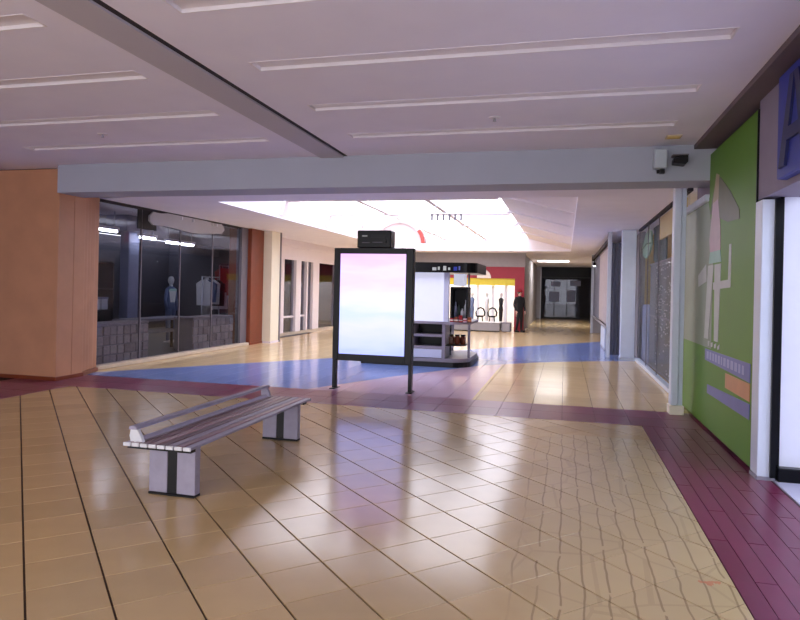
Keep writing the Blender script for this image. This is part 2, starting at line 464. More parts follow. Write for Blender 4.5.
build('shadow_strip', B(-2.91, -2.86, YE, YB, ZC-0.002, ZC+0.05), 'dark_gap', ceil)  # solid dark strip, its colour stands for the shadow beside the downstand
build('downstand', B(-3.24, -2.91, YE, YB, ZC-0.02, ZC+0.1), 'grey_beam', ceil)
sides = {0: 'left of the grey downstand', 1: 'right of the grey downstand'}
ordn = ['nearest the cross beam', 'second from the cross beam', 'third from the cross beam', 'fourth from the cross beam']
proto = None
def trough(x0, x1, yc, label):
    t = thing('ceiling_light', label, 'ceiling light', ((x0+x1)/2, yc, ZC), 'unlit light troughs in the hall ceiling')
    w = HW
    m = MB(); m.box(x0, x1, yc-w, yc-w+0.012, ZC-0.003, ZC+0.05).box(x0, x1, yc+w-0.012, yc+w, ZC-0.003, ZC+0.05)
    m.box(x0, x0+0.012, yc-w+.012, yc+w-.012, ZC-0.003, ZC+0.05).box(x1-0.012, x1, yc-w+.012, yc+w-.012, ZC-0.003, ZC+0.05)
    build('rim', m, 'diffuser', t)
    build('diffuser', B(x0, x1, yc-w, yc+w, ZC+0.025, ZC+0.05), 'diffuser', t)
    return t
for k, yc in enumerate(HYALL):
    i = len(HYALL)-1-k
    for sd, (x0, x1) in enumerate((holes[0], holesR[0])):
        if i < 4: trough(x0, x1, yc, 'long white recessed light trough %s, %s' % (sides[sd], ordn[i]))
for x, yv, lab in ((-5.38, 6.57, 'tiny round ceiling sprinkler left of the grey downstand'), (-0.73, 6.6, 'tiny round ceiling sprinkler right of the grey downstand')):
    t = thing('sprinkler', lab, 'sprinkler', (x, yv, ZC))
    build('rosette', MB().lathe([(0.055, -0.008), (0.06, 0.0), (0.06, 0.02)], (x, yv, ZC)), 'diffuser', t)
    build('nozzle', MB().lathe([(0.02, -0.04), (0.012, -0.03), (0.012, 0.0)], (x, yv, ZC), seg=8), 'alu', t)
t = thing('ceiling_vent', 'small beige slotted vent in ceiling corner near the wall speaker', 'vent', (1.14, 7.72, ZC))
build('vent_frame', B(1.06, 1.22, 7.64, 7.80, ZC-0.012, ZC+0.01), 'stone_sill', t)
for k in range(3): build('slat', B(1.075, 1.205, 7.665+k*0.04, 7.685+k*0.04, ZC-0.02, ZC-0.012), 'yellow_wall', t)

# cross beam and concourse soffit with skylight opening
struct('trim_1', B(-7.5, XR+1.6, YB, YB+0.55, ZB, ZC+0.24), 'beam_paint')
SX0, SX1, SY0, SY1 = -6.1, 0.17, 10.45, 24.2
sm = MB()
sm.box(XL-5, SX0, YB+0.55, 46, ZS, ZS+0.06); sm.box(SX1, XR+2.5, YB+0.55, 46, ZS, ZS+0.06)
sm.box(SX0, SX1, YB+0.55, SY0, ZS, ZS+0.06); sm.box(SX0, SX1, SY1, 31.0, ZS, ZS+0.06); sm.box(SX0, SX1, 32.6, 46, ZS, ZS+0.06)
sm.box(SX0, -1.3, 31, 32.6, ZS, ZS+0.06)
soff = struct('ceiling', sm, 'soffit_paint')
# skylight well: sloping sides, ribs, glazed top
TX0, TX1, TZ = -6.0, -1.35, 3.52
wl = MB()
wl.face([(SX0, SY0, ZS+.06), (SX0, SY1, ZS+.06), (TX0, SY1, TZ), (TX0, SY0, TZ)])
wl.face([(SX1, SY0, ZS+.06), (TX1, SY0, TZ), (TX1, SY1, TZ), (SX1, SY1, ZS+.06)])
wl.face([(SX0, SY0, ZS+.06), (TX0, SY0, TZ), (TX1, SY0, TZ), (SX1, SY0, ZS+.06)])
wl.face([(SX0, SY1, ZS+.06), (SX1, SY1, ZS+.06), (TX1, SY1, TZ), (TX0, SY1, TZ)])
sky = struct('window_1', wl, 'well_paint', 'white sloping-sided skylight above the concourse')
for k in range(1, 5):
    yb = SY0 + k*(SY1-SY0)/5
    m = MB(); m.prism([(SX1, ZS+.06), (TX1, TZ), (TX1-.06, TZ-.03), (SX1-.10, ZS+.06)], 0.3, 'y', yb-.15); build('rib', m, 'well_paint', sky)
    m = MB(); m.prism([(SX0, ZS+.06), (SX0+.05, ZS+.06), (TX0+.05, TZ), (TX0, TZ)], 0.12, 'y', yb-.11); build('rib', m, 'well_paint', sky)
    build('roof_bar', B(TX0, TX1, yb-.10, yb+.10, TZ-.09, TZ), 'well_paint', sky)
for x in (TX0+1.55, TX0+3.1): build('roof_bar', B(x-.05, x+.05, SY0, SY1, TZ-.06, TZ), 'well_paint', sky)
xsr = [TX0, TX0+1.55, TX0+3.1, TX1]
for k in range(5):
    for a, b in zip(xsr, xsr[1:]):
        y0 = SY0 + k*(SY1-SY0)/5; build('pane', MB().face([(a+.01, y0+.01, TZ+.005), (a+.01, y0+(SY1-SY0)/5-.01, TZ+.005), (b-.01, y0+(SY1-SY0)/5-.01, TZ+.005), (b-.01, y0+.01, TZ+.005)]), 'glass_roof', sky)
# small grille hanging in the skylight
t = thing('vent_grille', 'dark barred grille hanging high inside the skylight', 'grille', (-2.6, 14.0, 3.08))
build('grille_frame', B(-2.92, -2.22, 13.97, 14.03, 3.22, 3.25), 'diffuser', t)
for k in range(6): build('bar', B(-2.9+k*0.13, -2.86+k*0.13, 13.98, 14.02, 3.08, 3.22), 'grey_post', t)
for sx in (-2.8, -2.35): build('hanger', MB().tube([(sx, 14, 3.24), (sx, 14, TZ)], 0.012, 6), 'alu', t)
# second light further along
t = thing('ceiling_light', 'bright rectangular light panel over the far end of the concourse', 'ceiling light', (-0.55, 31.8, ZS))
build('panel', B(-1.28, SX1-.02, 31.02, 32.58, ZS+.10, ZS+.14), 'lamp_panel', t)
for a, b in ((31, 31.05), (32.55, 32.6)): build('rim', B(-1.3, SX1, a, b, ZS-.01, ZS+.1), 'diffuser', t)

# ------------------------------------------------------------------ walls
struct('wall_left', MB().box(-14, -8.98, YE, 8.35, 0, 0.001).box(-9.3, -9.0, YE, 8.35, 0, ZC), 'mauve_wall')
build('corner_strip', B(-9.0, -8.90, 8.25, 8.42, 0, ZC), 'alu', bpy.data.objects['wall_left'])
struct('wall_far', B(-14, 4.1, 39.4, 39.6, 0, ZS), 'grey_wall')
# ------------------------------------------------------------------ copper-clad pillar on the left
t = thing('pillar', 'big copper-brown clad pillar with fluted corner at the left edge', 'pillar', (-8.3, 9.0, 0))
build('front_panel', B(-8.93, -7.66, 8.42, 8.75, 0.05, ZC-0.012, bev=0.008), 'copper_panel', t)
build('side_panel', B(-8.7, -7.66, 8.75, 9.0, 0.05, ZS-0.01, bev=0.012, seg=2), 'copper_panel', t)
for k, (y0, xr) in enumerate(((9.0, -7.72), (9.17, -7.80), (9.34, -7.86), (9.50, -7.92))):
    build('fluted_pilaster', B(-8.7, xr, y0+0.014, y0+0.155, 0.05, ZS-0.01, bev=0.03, seg=3), 'copper_panel', t)
    build('groove', B(-8.7, xr-0.05, y0-0.004, y0+0.02, 0.05, ZS-0.01), 'wood_panel', t)
build('base', MB().box(-8.93, -7.64, 8.40, 8.75, 0, 0.06).prism([(-8.7, 8.75), (-7.64, 8.75), (-7.66, 9.02), (-7.9, 9.66), (-8.7, 9.66)], 0.06), 'wood_panel', t)
build('top_shadow_strip', B(-8.93, -7.66, 8.44, 8.74, ZC-0.012, ZC-0.001), 'dark_gap', t)  # dark strip painted in for the shadow line under the ceiling

# ------------------------------------------------------------------ left shop: dark glazed front and what stands behind it
GY0, GYE = 9.72, 15.02
w = thing('window_2', 'long dark glazed shop front on the left', 'window', (XL, GY0, 0)); del w['category']; w['kind'] = 'structure'
build('sill', B(XL-.06, XL+.16, GY0-.06, GYE+.3, 0, 0.07, bev=.01), 'stone_sill', w)
npan = 4; pw = (GYE-GY0)/npan
for k in range(npan): build('pane', B(XL-.008, XL+.004, GY0+k*pw+.012, GY0+(k+1)*pw-.012, 0.07, ZS-.05), 'glass_dark', w)
for k in range(npan+1): build('mullion', B(XL-.02, XL+.012, GY0+k*pw-.012, GY0+k*pw+.012, 0.07, ZS-.05), 'grey_post', w)
build('head_rail', B(XL-.03, XL+.02, GY0, GYE+.3, ZS-.05, ZS), 'dark_gap', w)
build('end_post', B(XL-.1, XL+.05, GYE+.012, 15.36, 0.07, ZS), 'grey_post', w)
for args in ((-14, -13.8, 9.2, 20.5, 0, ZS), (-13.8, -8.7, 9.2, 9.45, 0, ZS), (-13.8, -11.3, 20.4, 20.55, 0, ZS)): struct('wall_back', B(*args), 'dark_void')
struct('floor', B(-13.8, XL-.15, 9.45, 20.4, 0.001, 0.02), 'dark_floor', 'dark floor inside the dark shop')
# unlit shop sign hung behind the glass
out = []
for k in range(25):
    a = k/24; y0 = 11.23+a*2.9; out.append((y0, 3.0 - 0.02*math.sin(a*9) + 0.09*math.exp(-((a-.28)/.09)**2) + 0.03*a - (0.10 if k in (0, 24) else 0)))
bot = []
for k in range(25):
    a = 1-k/24; y0 = 11.23+a*2.9; bot.append((y0, 2.70 + 0.035*math.sin(a*7+.6) + 0.06*a + (0.08 if k in (0, 24) else 0)))
t = thing('shop_sign', 'pale grey wavy-edged sign plate mounted at the top of the dark glass', 'sign', (XL, 12.7, 2.7))
build('plate', MB().prism([(a, min(b, ZS-.03)) for a, b in out+bot], 0.04, 'x', XL+.012), 'sign_pale', t)
build('backing', B(XL+.004, XL+.012, 10.9, 11.5, 2.62, ZS-.05), 'black_metal', t)
for yv in (12.3, 12.75, 13.55, 13.75): build('clip', B(XL+.03, XL+.07, yv, yv+.05, 2.94, 3.0), 'bench_cap', t)
# tubes
for y0, y1, x, z, lab in ((11.05, 11.75, -9.2, 2.63, 'short lit tube light nearest the copper pillar inside the dark shop'), (12.4, 13.0, -9.15, 2.57, 'middle lit tube light inside the dark shop'), (13.45, 14.65, -9.2, 2.54, 'longest lit tube light inside the dark shop')):
    t = thing('tube_light', lab, 'light', (x, (y0+y1)/2, z), 'tube lights inside the dark shop')
    build('batten', B(x-.05, x+.05, y0, y1, z+.03, z+.09), 'diffuser', t)
    build('tube', MB().tube([(x, y0+.03, z), (x, y1-.03, z)], 0.025, 8), 'tube_light', t)
    for yv in (y0+.1, y1-.1): build('hanger', B(x-.01, x+.01, yv-.01, yv+.01, z+.09, ZS), 'alu', t)
# bulkhead, pillar, counters
build('shop_bulkhead', MB().box(-10.3, -9.9, 12.0, 19.0, 2.75, ZS-.001).box(-10.28, -9.92, 12.02, 18.98, 2.68, 2.75), 'interior_grey', label='grey ceiling bulkhead inside the dark shop behind the sign', cat='bulkhead')
t = thing('shop_pillar', 'slim blue-grey pillar inside the dark shop, left of the cup sign', 'pillar', (-9.55, 12.6, 0))
build('shaft', B(-9.65, -9.42, 12.42, 12.78, 0.12, 2.7, bev=.015), 'blue_grey', t); build('plinth', B(-9.7, -9.37, 12.37, 12.83, 0.02, 0.12, bev=.01), 'interior_grey', t)
build('capital', B(-9.85, -9.32, 12.2, 12.9, 2.7, ZS-.001), 'blue_grey', t)
for nm, y0, y1, lab in (('a', 9.98, 11.5, 'low grey stone display block behind the glass by the copper pillar'), ('b', 13.15, 14.95, 'low grey stone display block behind the glass at its far end')):
    t = thing('stone_display', lab, 'display block', (-8.5, (y0+y1)/2, 0.02))
    build('core', B(-8.72, -8.26, y0+.01, y1-.01, 0.02, 0.74), 'interior_grey', t)
    ny = int(round((y1-y0)/0.19)); dy = (y1-y0)/ny; nz = 4; dz = 0.72/nz
    for a in range(ny):
        for b in range(nz):
            off = random.uniform(0, .03)
            build('stone', B(-8.26, -8.225+off, y0+a*dy+.008, y0+(a+1)*dy-.008, 0.02+b*dz+.008, 0.02+(b+1)*dz-.008, bev=.008), 'stone_grey', t)
    build('slab_top', B(-8.74, -8.22, y0-.01, y1+.01, 0.74, 0.79, bev=.006), 'stone_grey', t)
t = thing('shop_counter', 'dark low table inside the shop, below the cup sign', 'table', (-9.0, 12.6, 0.02))
build('top', B(-9.3, -8.75, 11.75, 13.9, 0.72, 0.78, bev=.006), 'interior_grey', t); build('shelf', B(-9.28, -8.77, 11.85, 13.8, 0.45, 0.48), 'interior_grey', t)
for x in (-9.27, -8.82):
    for yv in (11.78, 13.82): build('leg', B(x, x+.05, yv, yv+.05, 0.02, 0.72), 'black_metal', t)
t = thing('cup_sign', 'small white paper cup cut-out stuck on the dark glass', 'sign', (XL-.02, 12.15, 1.14))
build('cup', MB().prism([(12.08, 1.16), (12.24, 1.16), (12.29, 1.40), (12.03, 1.40)], 0.006, 'x', XL-.018), 'print_white', t)
build('lid', MB().prism([(12.02, 1.40), (12.30, 1.40), (12.28, 1.45), (12.04, 1.45)], 0.008, 'x', XL-.019), 'print_teal', t)
# mannequins and clothes
def mannequin(x, y, z0, h, m, lab, group=None, pose=0):
    t = thing('mannequin', lab, 'mannequin', (x, y, z0), group)
    s = h/1.75
    prof = [(.10, .80), (.165, .92), (.15, 1.02), (.12, 1.12), (.165, 1.32), (.185, 1.42), (.10, 1.48), (.05, 1.50)]
    build('torso', MB().lathe([(r*s, z*s) for r, z in prof], (x, y, z0), 14, sx=.65), m, t)
    b = MB().ball((x, y, z0+1.65*s), .085*s, .075*s, .115*s); b.lathe([(.045*s, 0), (.045*s, .1*s)], (x, y, z0+1.48*s), 10); build('head', b, 'cloth_white', t)
    for sd in (-1, 1):
        build('leg', MB().lathe([(.05*s, .06*s), (.055*s, .35*s), (.07*s, .5*s), (.085*s, .82*s), (.08*s, .9*s)], (x, y+sd*.085*s, z0), 10), m, t)
        build('arm', MB().tube([(x, y+sd*.18*s, z0+1.42*s), (x, y+sd*.24*s, z0+1.15*s), (x+.04, y+sd*.22*s, z0+.85*s)], .04*s, 8), m, t)
        build('foot', B(x-.04*s, x+.16*s, y+sd*.085*s-.04*s, y+sd*.085*s+.04*s, z0+.02*s, z0+.07*s, bev=.01), 'cloth_white', t)
    build('base_plate', MB().lathe([(.17*s, 0), (.17*s, .02*s)], (x, y, z0), 18), 'alu', t)
    return t
mannequin(-9.5, 15.8, 0.02, 1.72, 'cloth_white', 'pale mannequin inside the dark shop, left of the red garments')
mannequin(-10.0, 14.9, 0.02, 1.72, 'cloth_blue', 'blue-dressed mannequin inside the dark shop, behind the low table')
def rack(x, y0, y1, z0, z1, cols, lab, glab):
    t = thing('clothes_rack', lab, 'clothes rack', (x, (y0+y1)/2, 0.02))
    build('rail', MB().tube([(x, y0, z1), (x, y1, z1)], .016, 8), 'alu', t)
    for yv in (y0, y1):
        build('upright', MB().tube([(x, yv, .05), (x, yv, z1+.02)], .018, 8), 'alu', t)
        build('foot', B(x-.25, x+.25, yv-.02, yv+.02, .02, .06), 'alu', t)
    n = len(cols)
    for k, c in enumerate(cols):
        yv = y0+(k+.5)*(y1-y0)/n; w = random.uniform(.2, .26); ln = random.uniform(.6, .95)*(z1-z0)
        g = thing('hanging_garment', glab % (c[1]+' '+['first', 'second', 'third', 'fourth', 'fifth', 'sixth'][k]), 'garment', (x, yv, z1-ln), lab)
        top = z1-.07
        m = MB().prism([(x-w*.25, top), (x+w*.25, top), (x+w, top-.1), (x+w*.9, z1-ln), (x-w*.9, z1-ln), (x-w, top-.1)], .055, 'y', yv-.03)
        build('cloth', m, c[0], g); build('hook', MB().tube([(x, yv, top-.01), (x, yv, z1+.01), (x+.02, yv, z1+.03)], .006, 5), 'alu', g)
rack(-9.4, 16.3, 17.6, 1.2, 2.1, [('cloth_red', 'red'), ('cloth_red', 'red'), ('cloth_red', 'red'), ('cloth_white', 'white')], 'chrome clothes rack with red garments inside the dark shop', '%s garment from the left on the red garment rack in the dark shop')
rack(-11.4, 12.9, 14.2, 1.1, 1.9, [('cloth_blue', 'blue'), ('cloth_white', 'white'), ('cloth_blue', 'blue'), ('cloth_white', 'white'), ('cloth_blue', 'blue')], 'clothes rack of pale garments deep in the dark shop', '%s garment from the left on the rack deep in the dark shop')
rack(-10.6, 17.9, 19.4, 0.7, 1.7, [('cloth_white', 'white'), ('cloth_black', 'black'), ('cloth_white', 'white'), ('cloth_white', 'white'), ('cloth_blue', 'blue'), ('cloth_white', 'white')], 'clothes rack of mixed garments behind the red garments', '%s garment from the left on the rack behind the red garments')
rack(-9.9, 11.95, 12.35, 0.9, 1.95, [('cloth_blue', 'blue'), ('cloth_white', 'white')], 'short clothes rack between the dark shelf unit and the slim pillar', '%s garment from the left on the short rack by the slim pillar')
rack(-9.0, 14.75, 15.6, 0.8, 1.75, [('cloth_white', 'white'), ('cloth_blue', 'blue'), ('cloth_white', 'white'), ('cloth_black', 'black')], 'clothes rack with pale garments close behind the far end of the glass', '%s garment from the left on the rack behind the far glass end')
t = thing('shelf_unit', 'dark shelf unit with pale boxes inside the shop beside the copper pillar', 'shelf', (-9.6, 11.2, 0.02))
build('side', B(-9.8, -9.4, 10.55, 10.58, .02, 2.0), 'black_metal', t); build('side', B(-9.8, -9.4, 11.9, 11.93, .02, 2.0), 'black_metal', t)
for z in (.5, .95, 1.4, 1.97): build('shelf_board', B(-9.8, -9.4, 10.58, 11.9, z, z+.03), 'black_metal', t)
for k in range(5):
    t = thing('box', ['leftmost', 'second', 'middle', 'fourth', 'rightmost'][k]+' small pale box in the row on the dark shelf by the copper pillar', 'box', (-9.55, 10.75+k*.24, .98), 'pale boxes on the dark shelf')
    build('carton', B(-9.68, -9.44, 10.66+k*.24, 10.84+k*.24, .98, 1.20, bev=.005), 'cloth_white', t); build('lid', B(-9.69, -9.43, 10.655+k*.24, 10.845+k*.24, 1.20, 1.24), 'blue_grey', t)
build('shop_screen', MB().box(-9.72, -9.66, 11.0, 11.6, 1.45, 1.93, bev=.01).box(-9.66, -9.655, 11.04, 11.56, 1.49, 1.89), 'blue_grey', label='blue-grey framed picture on the dark shelf unit', cat='picture')

# wood pier and cream column after the glass
t = thing('pillar', 'narrow red-brown wooden pier at the far end of the dark glass', 'pillar', (-8.2, 15.7, 0))
build('shaft', B(-8.6, -7.95, 15.37, 16.08, .06, ZS-.001, bev=.01), 'wood_panel', t); build('base', B(-8.6, -7.94, 15.365, 16.085, 0, .06), 'wood_panel', t)
t = thing('column', 'cream painted square column beside the wooden pier on the left', 'column', (-8.1, 16.35, 0))
build('shaft', B(-8.6, -7.72, 16.1, 16.62, .05, ZS-.001, bev=.008), 'cream_paint', t); build('base', B(-8.6, -7.71, 16.095, 16.625, 0, .05), 'white_paint', t)
build('edge_trim', B(-8.55, -7.70, 16.62, 16.68, 0, ZS-.001), 'grey_post', t)

# ------------------------------------------------------------------ white shop front further along on the left
w = thing('window_3', 'white framed shop front on the left beyond the cream column', 'window', (-8.5, 17, 0)); del w['category']; w['kind'] = 'structure'
XS = -8.5
build('fascia', B(XS-.1, XS+.06, 16.68, 25.2, 2.42, ZS-.001), 'white_paint', w)
build('fascia_moulding', B(XS+.06, XS+.13, 16.68, 25.2, 2.82, 2.90), 'white_paint', w); build('fascia_moulding', B(XS+.06, XS+.10, 16.68, 25.2, 2.40, 2.46), 'white_paint', w)
build('sill', B(XS-.1, XS+.12, 16.68, 25.2, 0, 0.10), 'stone_sill', w)
px = [16.68, 18.42, 19.40, 19.80, 20.80, 21.35, 23.3, 23.7, 25.0]
for a, b in ((16.68, 16.9), (18.22, 18.46), (19.38, 19.78), (20.25, 20.37), (20.82, 21.38), (23.2, 23.7), (24.9, 25.2)):
    build('upright', B(XS-.09, XS+.09, a, b, .10, 2.42, bev=.012), 'white_paint', w)
for a, b in ((16.9, 18.22), (18.46, 19.38), (19.78, 20.25), (20.37, 20.82), (21.38, 23.2), (23.7, 24.9)):
    build('pane', B(XS-.02, XS-.008, a, b, .10, 2.42), 'glass_dark', w)
    if a < 20: build('transom', B(XS-.03, XS+.02, a, b, .56, .62), 'white_paint', w)
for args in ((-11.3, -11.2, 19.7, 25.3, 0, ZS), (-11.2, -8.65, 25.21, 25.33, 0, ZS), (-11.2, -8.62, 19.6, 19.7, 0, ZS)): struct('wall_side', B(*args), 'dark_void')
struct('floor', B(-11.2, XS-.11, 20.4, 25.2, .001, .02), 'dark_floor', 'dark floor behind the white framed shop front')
mannequin(-9.4, 22.0, .02, 1.7, 'cloth_blue', 'blue-dressed mannequin behind the white framed shop front')
mannequin(-9.6, 20.9, .02, 1.7, 'cloth_white', 'pale mannequin behind the white framed shop front')
t = thing('shelf_unit', 'pale shelf unit behind the first pane of the white shop front', 'shelf', (-9.3, 19.4, .02))
for z in (.3, .8, 1.3, 1.6, 1.9): build('shelf_board', B(-9.5, -9.1, 18.9, 20.2, z, z+.05), 'cloth_white', t)
for yv in (18.86, 20.2): build('side', B(-9.5, -9.1, yv, yv+.04, .02, 2.0), 'interior_grey', t)

# ------------------------------------------------------------------ bench
t = thing('bench', 'low slatted metal bench with a raised back rail in the tiled hall', 'bench', (-2.76, 5.05, 0))
SH = 0.415; bx0, bx1, by0, by1 = -3.03, -2.48, 3.97, 6.17
def pedestal(y):
    for a, b in ((-2.945, -2.795), (-2.715, -2.565)):
        build('leg_plate', B(a, b, y-.035, y+.035, .018, SH-.045, bev=.004), 'bench_steel', t)
    build('leg_core', B(-2.795, -2.715, y-.028, y+.028, .018, SH-.045), 'black_metal', t)
    build('foot_plate', B(-2.947, -2.563, y-.042, y+.042, 0, .018, bev=.004), 'black_metal', t)
for yv in (4.2, 6.05): pedestal(yv)
for yv in (4.03, 6.05): build('cross_bar', B(bx0+.02, bx1-.02, yv-.03, yv+.03, SH-.045, SH-.022), 'black_metal', t)
ns = 8; sw = (bx1-bx0)/ns
for k in range(ns):
    x0 = bx0+k*sw
    s = build('slat', B(x0+.005, x0+sw-.008, by0+.012, by1-.012, SH-.022, SH, bev=.006, seg=2), 'bench_steel' if k in (5, 7) else 'bench_slat', t)  # paler right-hand slats hold the highlight streaks in their colour
    build('slat_end', B(x0+.004, x0+sw-.007, by0, by0+.013, SH-.024, SH+.001, bev=.002), 'bench_cap', s)
    build('slat_end', B(x0+.004, x0+sw-.007, by1-.013, by1, SH-.024, SH+.001, bev=.002), 'bench_steel', s)
# raised back rail on end brackets
for yv, mm in ((by0+.05, 'bench_cap'), (by1-.08, 'bench_steel')):
    m = MB().prism([(bx0+.03, SH-.005), (bx0+.13, SH-.005), (bx0+.115, SH+.03), (bx0+.08, SH+.09), (bx0+.03, SH+.09), (bx0+.02, SH+.04)], .03, 'y', yv)
    build('bracket', m, mm, t)
m = MB().prism([(bx0+.02, SH+.086), (bx0+.085, SH+.086), (bx0+.08, SH+.108), (bx0+.025, SH+.108)], by1-by0-.06, 'y', by0+.04)
build('back_rail', m, 'bench_steel', t)
m = MB().prism([(bx0+.10, SH+.008), (bx0+.118, SH+.008), (bx0+.098, SH+.03), (bx0+.085, SH+.03)], by1-by0-.2, 'y', by0+.07)
build('back_slat', m, 'bench_steel', t)

# ------------------------------------------------------------------ illuminated advertising display
sm_ = bpy.data.materials.new('screen'); sm_.use_nodes = True; MATS['screen'] = sm_
n = sm_.node_tree.nodes; l = sm_.node_tree.links; p = n['Principled BSDF']; p.inputs['Base Color'].default_value = (.05, .05, .05, 1); p.inputs['Roughness'].default_value = .15
tc = n.new('ShaderNodeTexCoord'); sp = n.new('ShaderNodeSeparateXYZ'); l.new(tc.outputs['Object'], sp.inputs[0])
nz = n.new('ShaderNodeTexNoise'); nz.inputs['Scale'].default_value = 1.0; nz.inputs['Detail'].default_value = 3
mp = n.new('ShaderNodeMapping'); mp.inputs['Scale'].default_value = (1.5, 1, 7); l.new(tc.outputs['Object'], mp.inputs[0]); l.new(mp.outputs[0], nz.inputs['Vector'])
ad = n.new('ShaderNodeMath'); ad.operation = 'MULTIPLY_ADD'; ad.inputs[1].default_value = .28; l.new(nz.outputs['Fac'], ad.inputs[0])
mr = n.new('ShaderNodeMapRange'); mr.inputs['From Min'].default_value = .5; mr.inputs['From Max'].default_value = 2.1; mr.inputs['To Min'].default_value = -.14; mr.inputs['To Max'].default_value = .86
l.new(sp.outputs[2], mr.inputs['Value']); l.new(mr.outputs[0], ad.inputs[2])
cr = n.new('ShaderNodeValToRGB'); e = cr.color_ramp.elements
e[0].position = 0; e[0].color = (.30, .36, 1, 1); e[1].position = 1; e[1].color = (.66, .32, .80, 1)
for pos, c in ((.12, (.38, .43, 1, 1)), (.3, (.48, .49, 1, 1)), (.42, (.39, .46, .9, 1)), (.5, (.48, .50, 1, 1)), (.62, (.53, .48, 1, 1)), (.72, (.58, .40, .86, 1)), (.8, (.56, .45, .9, 1)), (.9, (.62, .37, .84, 1))):
    q = e.new(pos); q.color = c
l.new(ad.outputs[0], cr.inputs[0]); l.new(cr.outputs[0], p.inputs['Emission Color']); p.inputs['Emission Strength'].default_value = 0.86
ly = 9.42
t = thing('advertising_display', 'black framed advertising display glowing pink and pale blue on two legs', 'display', (-2.82, ly, 0))
fx0, fx1, fz0, fz1 = -3.44, -2.19, .44, 2.16
m = MB().box(fx0, fx0+.095, ly-.07, ly+.07, fz0, fz1, bev=.008).box(fx1-.115, fx1, ly-.07, ly+.07, fz0, fz1, bev=.008)
m.box(fx0+.095, fx1-.115, ly-.07, ly+.07, fz0, fz0+.10).box(fx0+.095, fx1-.115, ly-.07, ly+.07, fz1-.085, fz1)
build('frame', m, 'black_metal', t)
build('back_panel', B(fx0+.09, fx1-.11, ly-.01, ly+.06, fz0+.09, fz1-.08), 'black_metal', t)
sc_ = build('screen', B(fx0+.097, fx1-.117, ly-.05, ly-.01, fz0+.102, fz1-.087), 'screen', t)
for x in (fx0, fx1-.05): build('leg', B(x, x+.05, ly-.05, ly+.05, 0.012, fz0+.01), 'black_metal', t)
for x in (fx0, fx1-.05): build('foot', B(x-.02, x+.07, ly-.12, ly+.12, 0, .014, bev=.003), 'black_metal', t)
t = thing('speaker_box', 'small black box with pale markings on top of the advertising display', 'box', (-2.78, ly, fz1))
build('case', B(-3.06, -2.53, ly-.12, ly+.12, fz1, fz1+.265, bev=.015, seg=2), 'black_gloss', t)
build('marking', B(-2.98, -2.90, ly-.126, ly-.119, fz1+.17, fz1+.19), 'print_white', t)
build('marking', B(-2.98, -2.86, ly-.126, ly-.119, fz1+.075, fz1+.085), 'grey_post', t)
build('marking', B(-2.82, -2.66, ly-.126, ly-.119, fz1+.08, fz1+.09), 'grey_post', t)
build('knob', MB().tube([(-2.63, ly-.14, fz1+.1), (-2.63, ly-.11, fz1+.1)], .03, 12), 'black_metal', t)
build('vent', B(-2.84, -2.62, ly-.126, ly-.119, fz1+.15, fz1+.2), 'black_metal', t)

# ------------------------------------------------------------------ kiosk behind the display
def rr(x0, x1, y0, y1, r, n=6, left_r=None):
    """outline with rounded corners on the right end"""
    pts = []
    for cx, cy, a0 in ((x1-r, y0+r, -90), (x1-r, y1-r, 0)):
        for k in range(n+1): a = math.radians(a0+90*k/n); pts.append((cx+r*math.cos(a), cy+r*math.sin(a)))
    return pts+[(x0, y1), (x0, y0)]
kx0, kx1, ky0, ky1 = -4.05, -1.84, 12.75, 14.7
t = thing('kiosk', 'grey and white rounded sales kiosk with black canopy behind the glowing display', 'kiosk', (-2.9, 13.7, 0))
build('plinth', MB().prism(rr(kx0, kx1+.02, ky0-.02, ky1+.02, .42), .10, 'z', 0.0), 'black_metal', t)
build('base_tray', MB().prism(rr(kx0+.02, kx1-.01, ky0+.01, ky1-.01, .42), .07, 'z', .10), 'kiosk_grey', t)
build('rear_body', B(kx0+.03, kx1-.6, ky0+.6, ky1-.05, .17, .86), 'kiosk_grey', t)
build('worktop', MB().prism(rr(kx0, kx1, ky0, ky1, .42), .05, 'z', .86), 'kiosk_grey', t)
for x in (-2.98, -2.34): build('upright', B(x-.03, x+.03, ky0+.02, ky0+.6, .17, .86), 'kiosk_grey', t)
for x0_, x1_ in ((-4.0, -3.01), (-2.95, -2.37)):
    for z in (.36, .60): build('shelf_board', B(x0_, x1_, ky0+.03, ky0+.6, z, z+.05), 'kiosk_grey', t)
    build('drawer_front', B(x0_, x1_, ky0+.02, ky0+.05, .18, .35, bev=.004), 'kiosk_white', t)
    build('shelf_back', B(x0_, x1_, ky0+.45, ky0+.6, .41, .86), 'black_metal', t)
out = rr(-2.31, kx1-.02, ky0+.03, ky1-.03, .40)
arc = out[:7]
for k in range(6):
    (ax, ay), (bx_, by_) = arc[k], arc[k+1]
    build('case_glass', MB().face([(ax, ay, .17), (bx_, by_, .17), (bx_, by_, .86), (ax, ay, .86)]), 'glass_clear', t)
build('case_glass', MB().face([(-2.31, arc[0][1], .17), (arc[0][0], arc[0][1], .17), (arc[0][0], arc[0][1], .86), (-2.31, arc[0][1], .86)]), 'glass_clear', t)
build('case_shelf', MB().prism(rr(-2.31, kx1-.08, ky0+.1, ky0+.9, .3), .02, 'z', .42), 'black_metal', t)
build('case_back', B(-2.31, kx1-.5, ky0+.75, ky0+.8, .17, .86), 'dark_void', t)
build('corner_post', B(kx1-.07, kx1-.02, ky0+.42, ky0+.47, .17, .86), 'kiosk_grey', t)
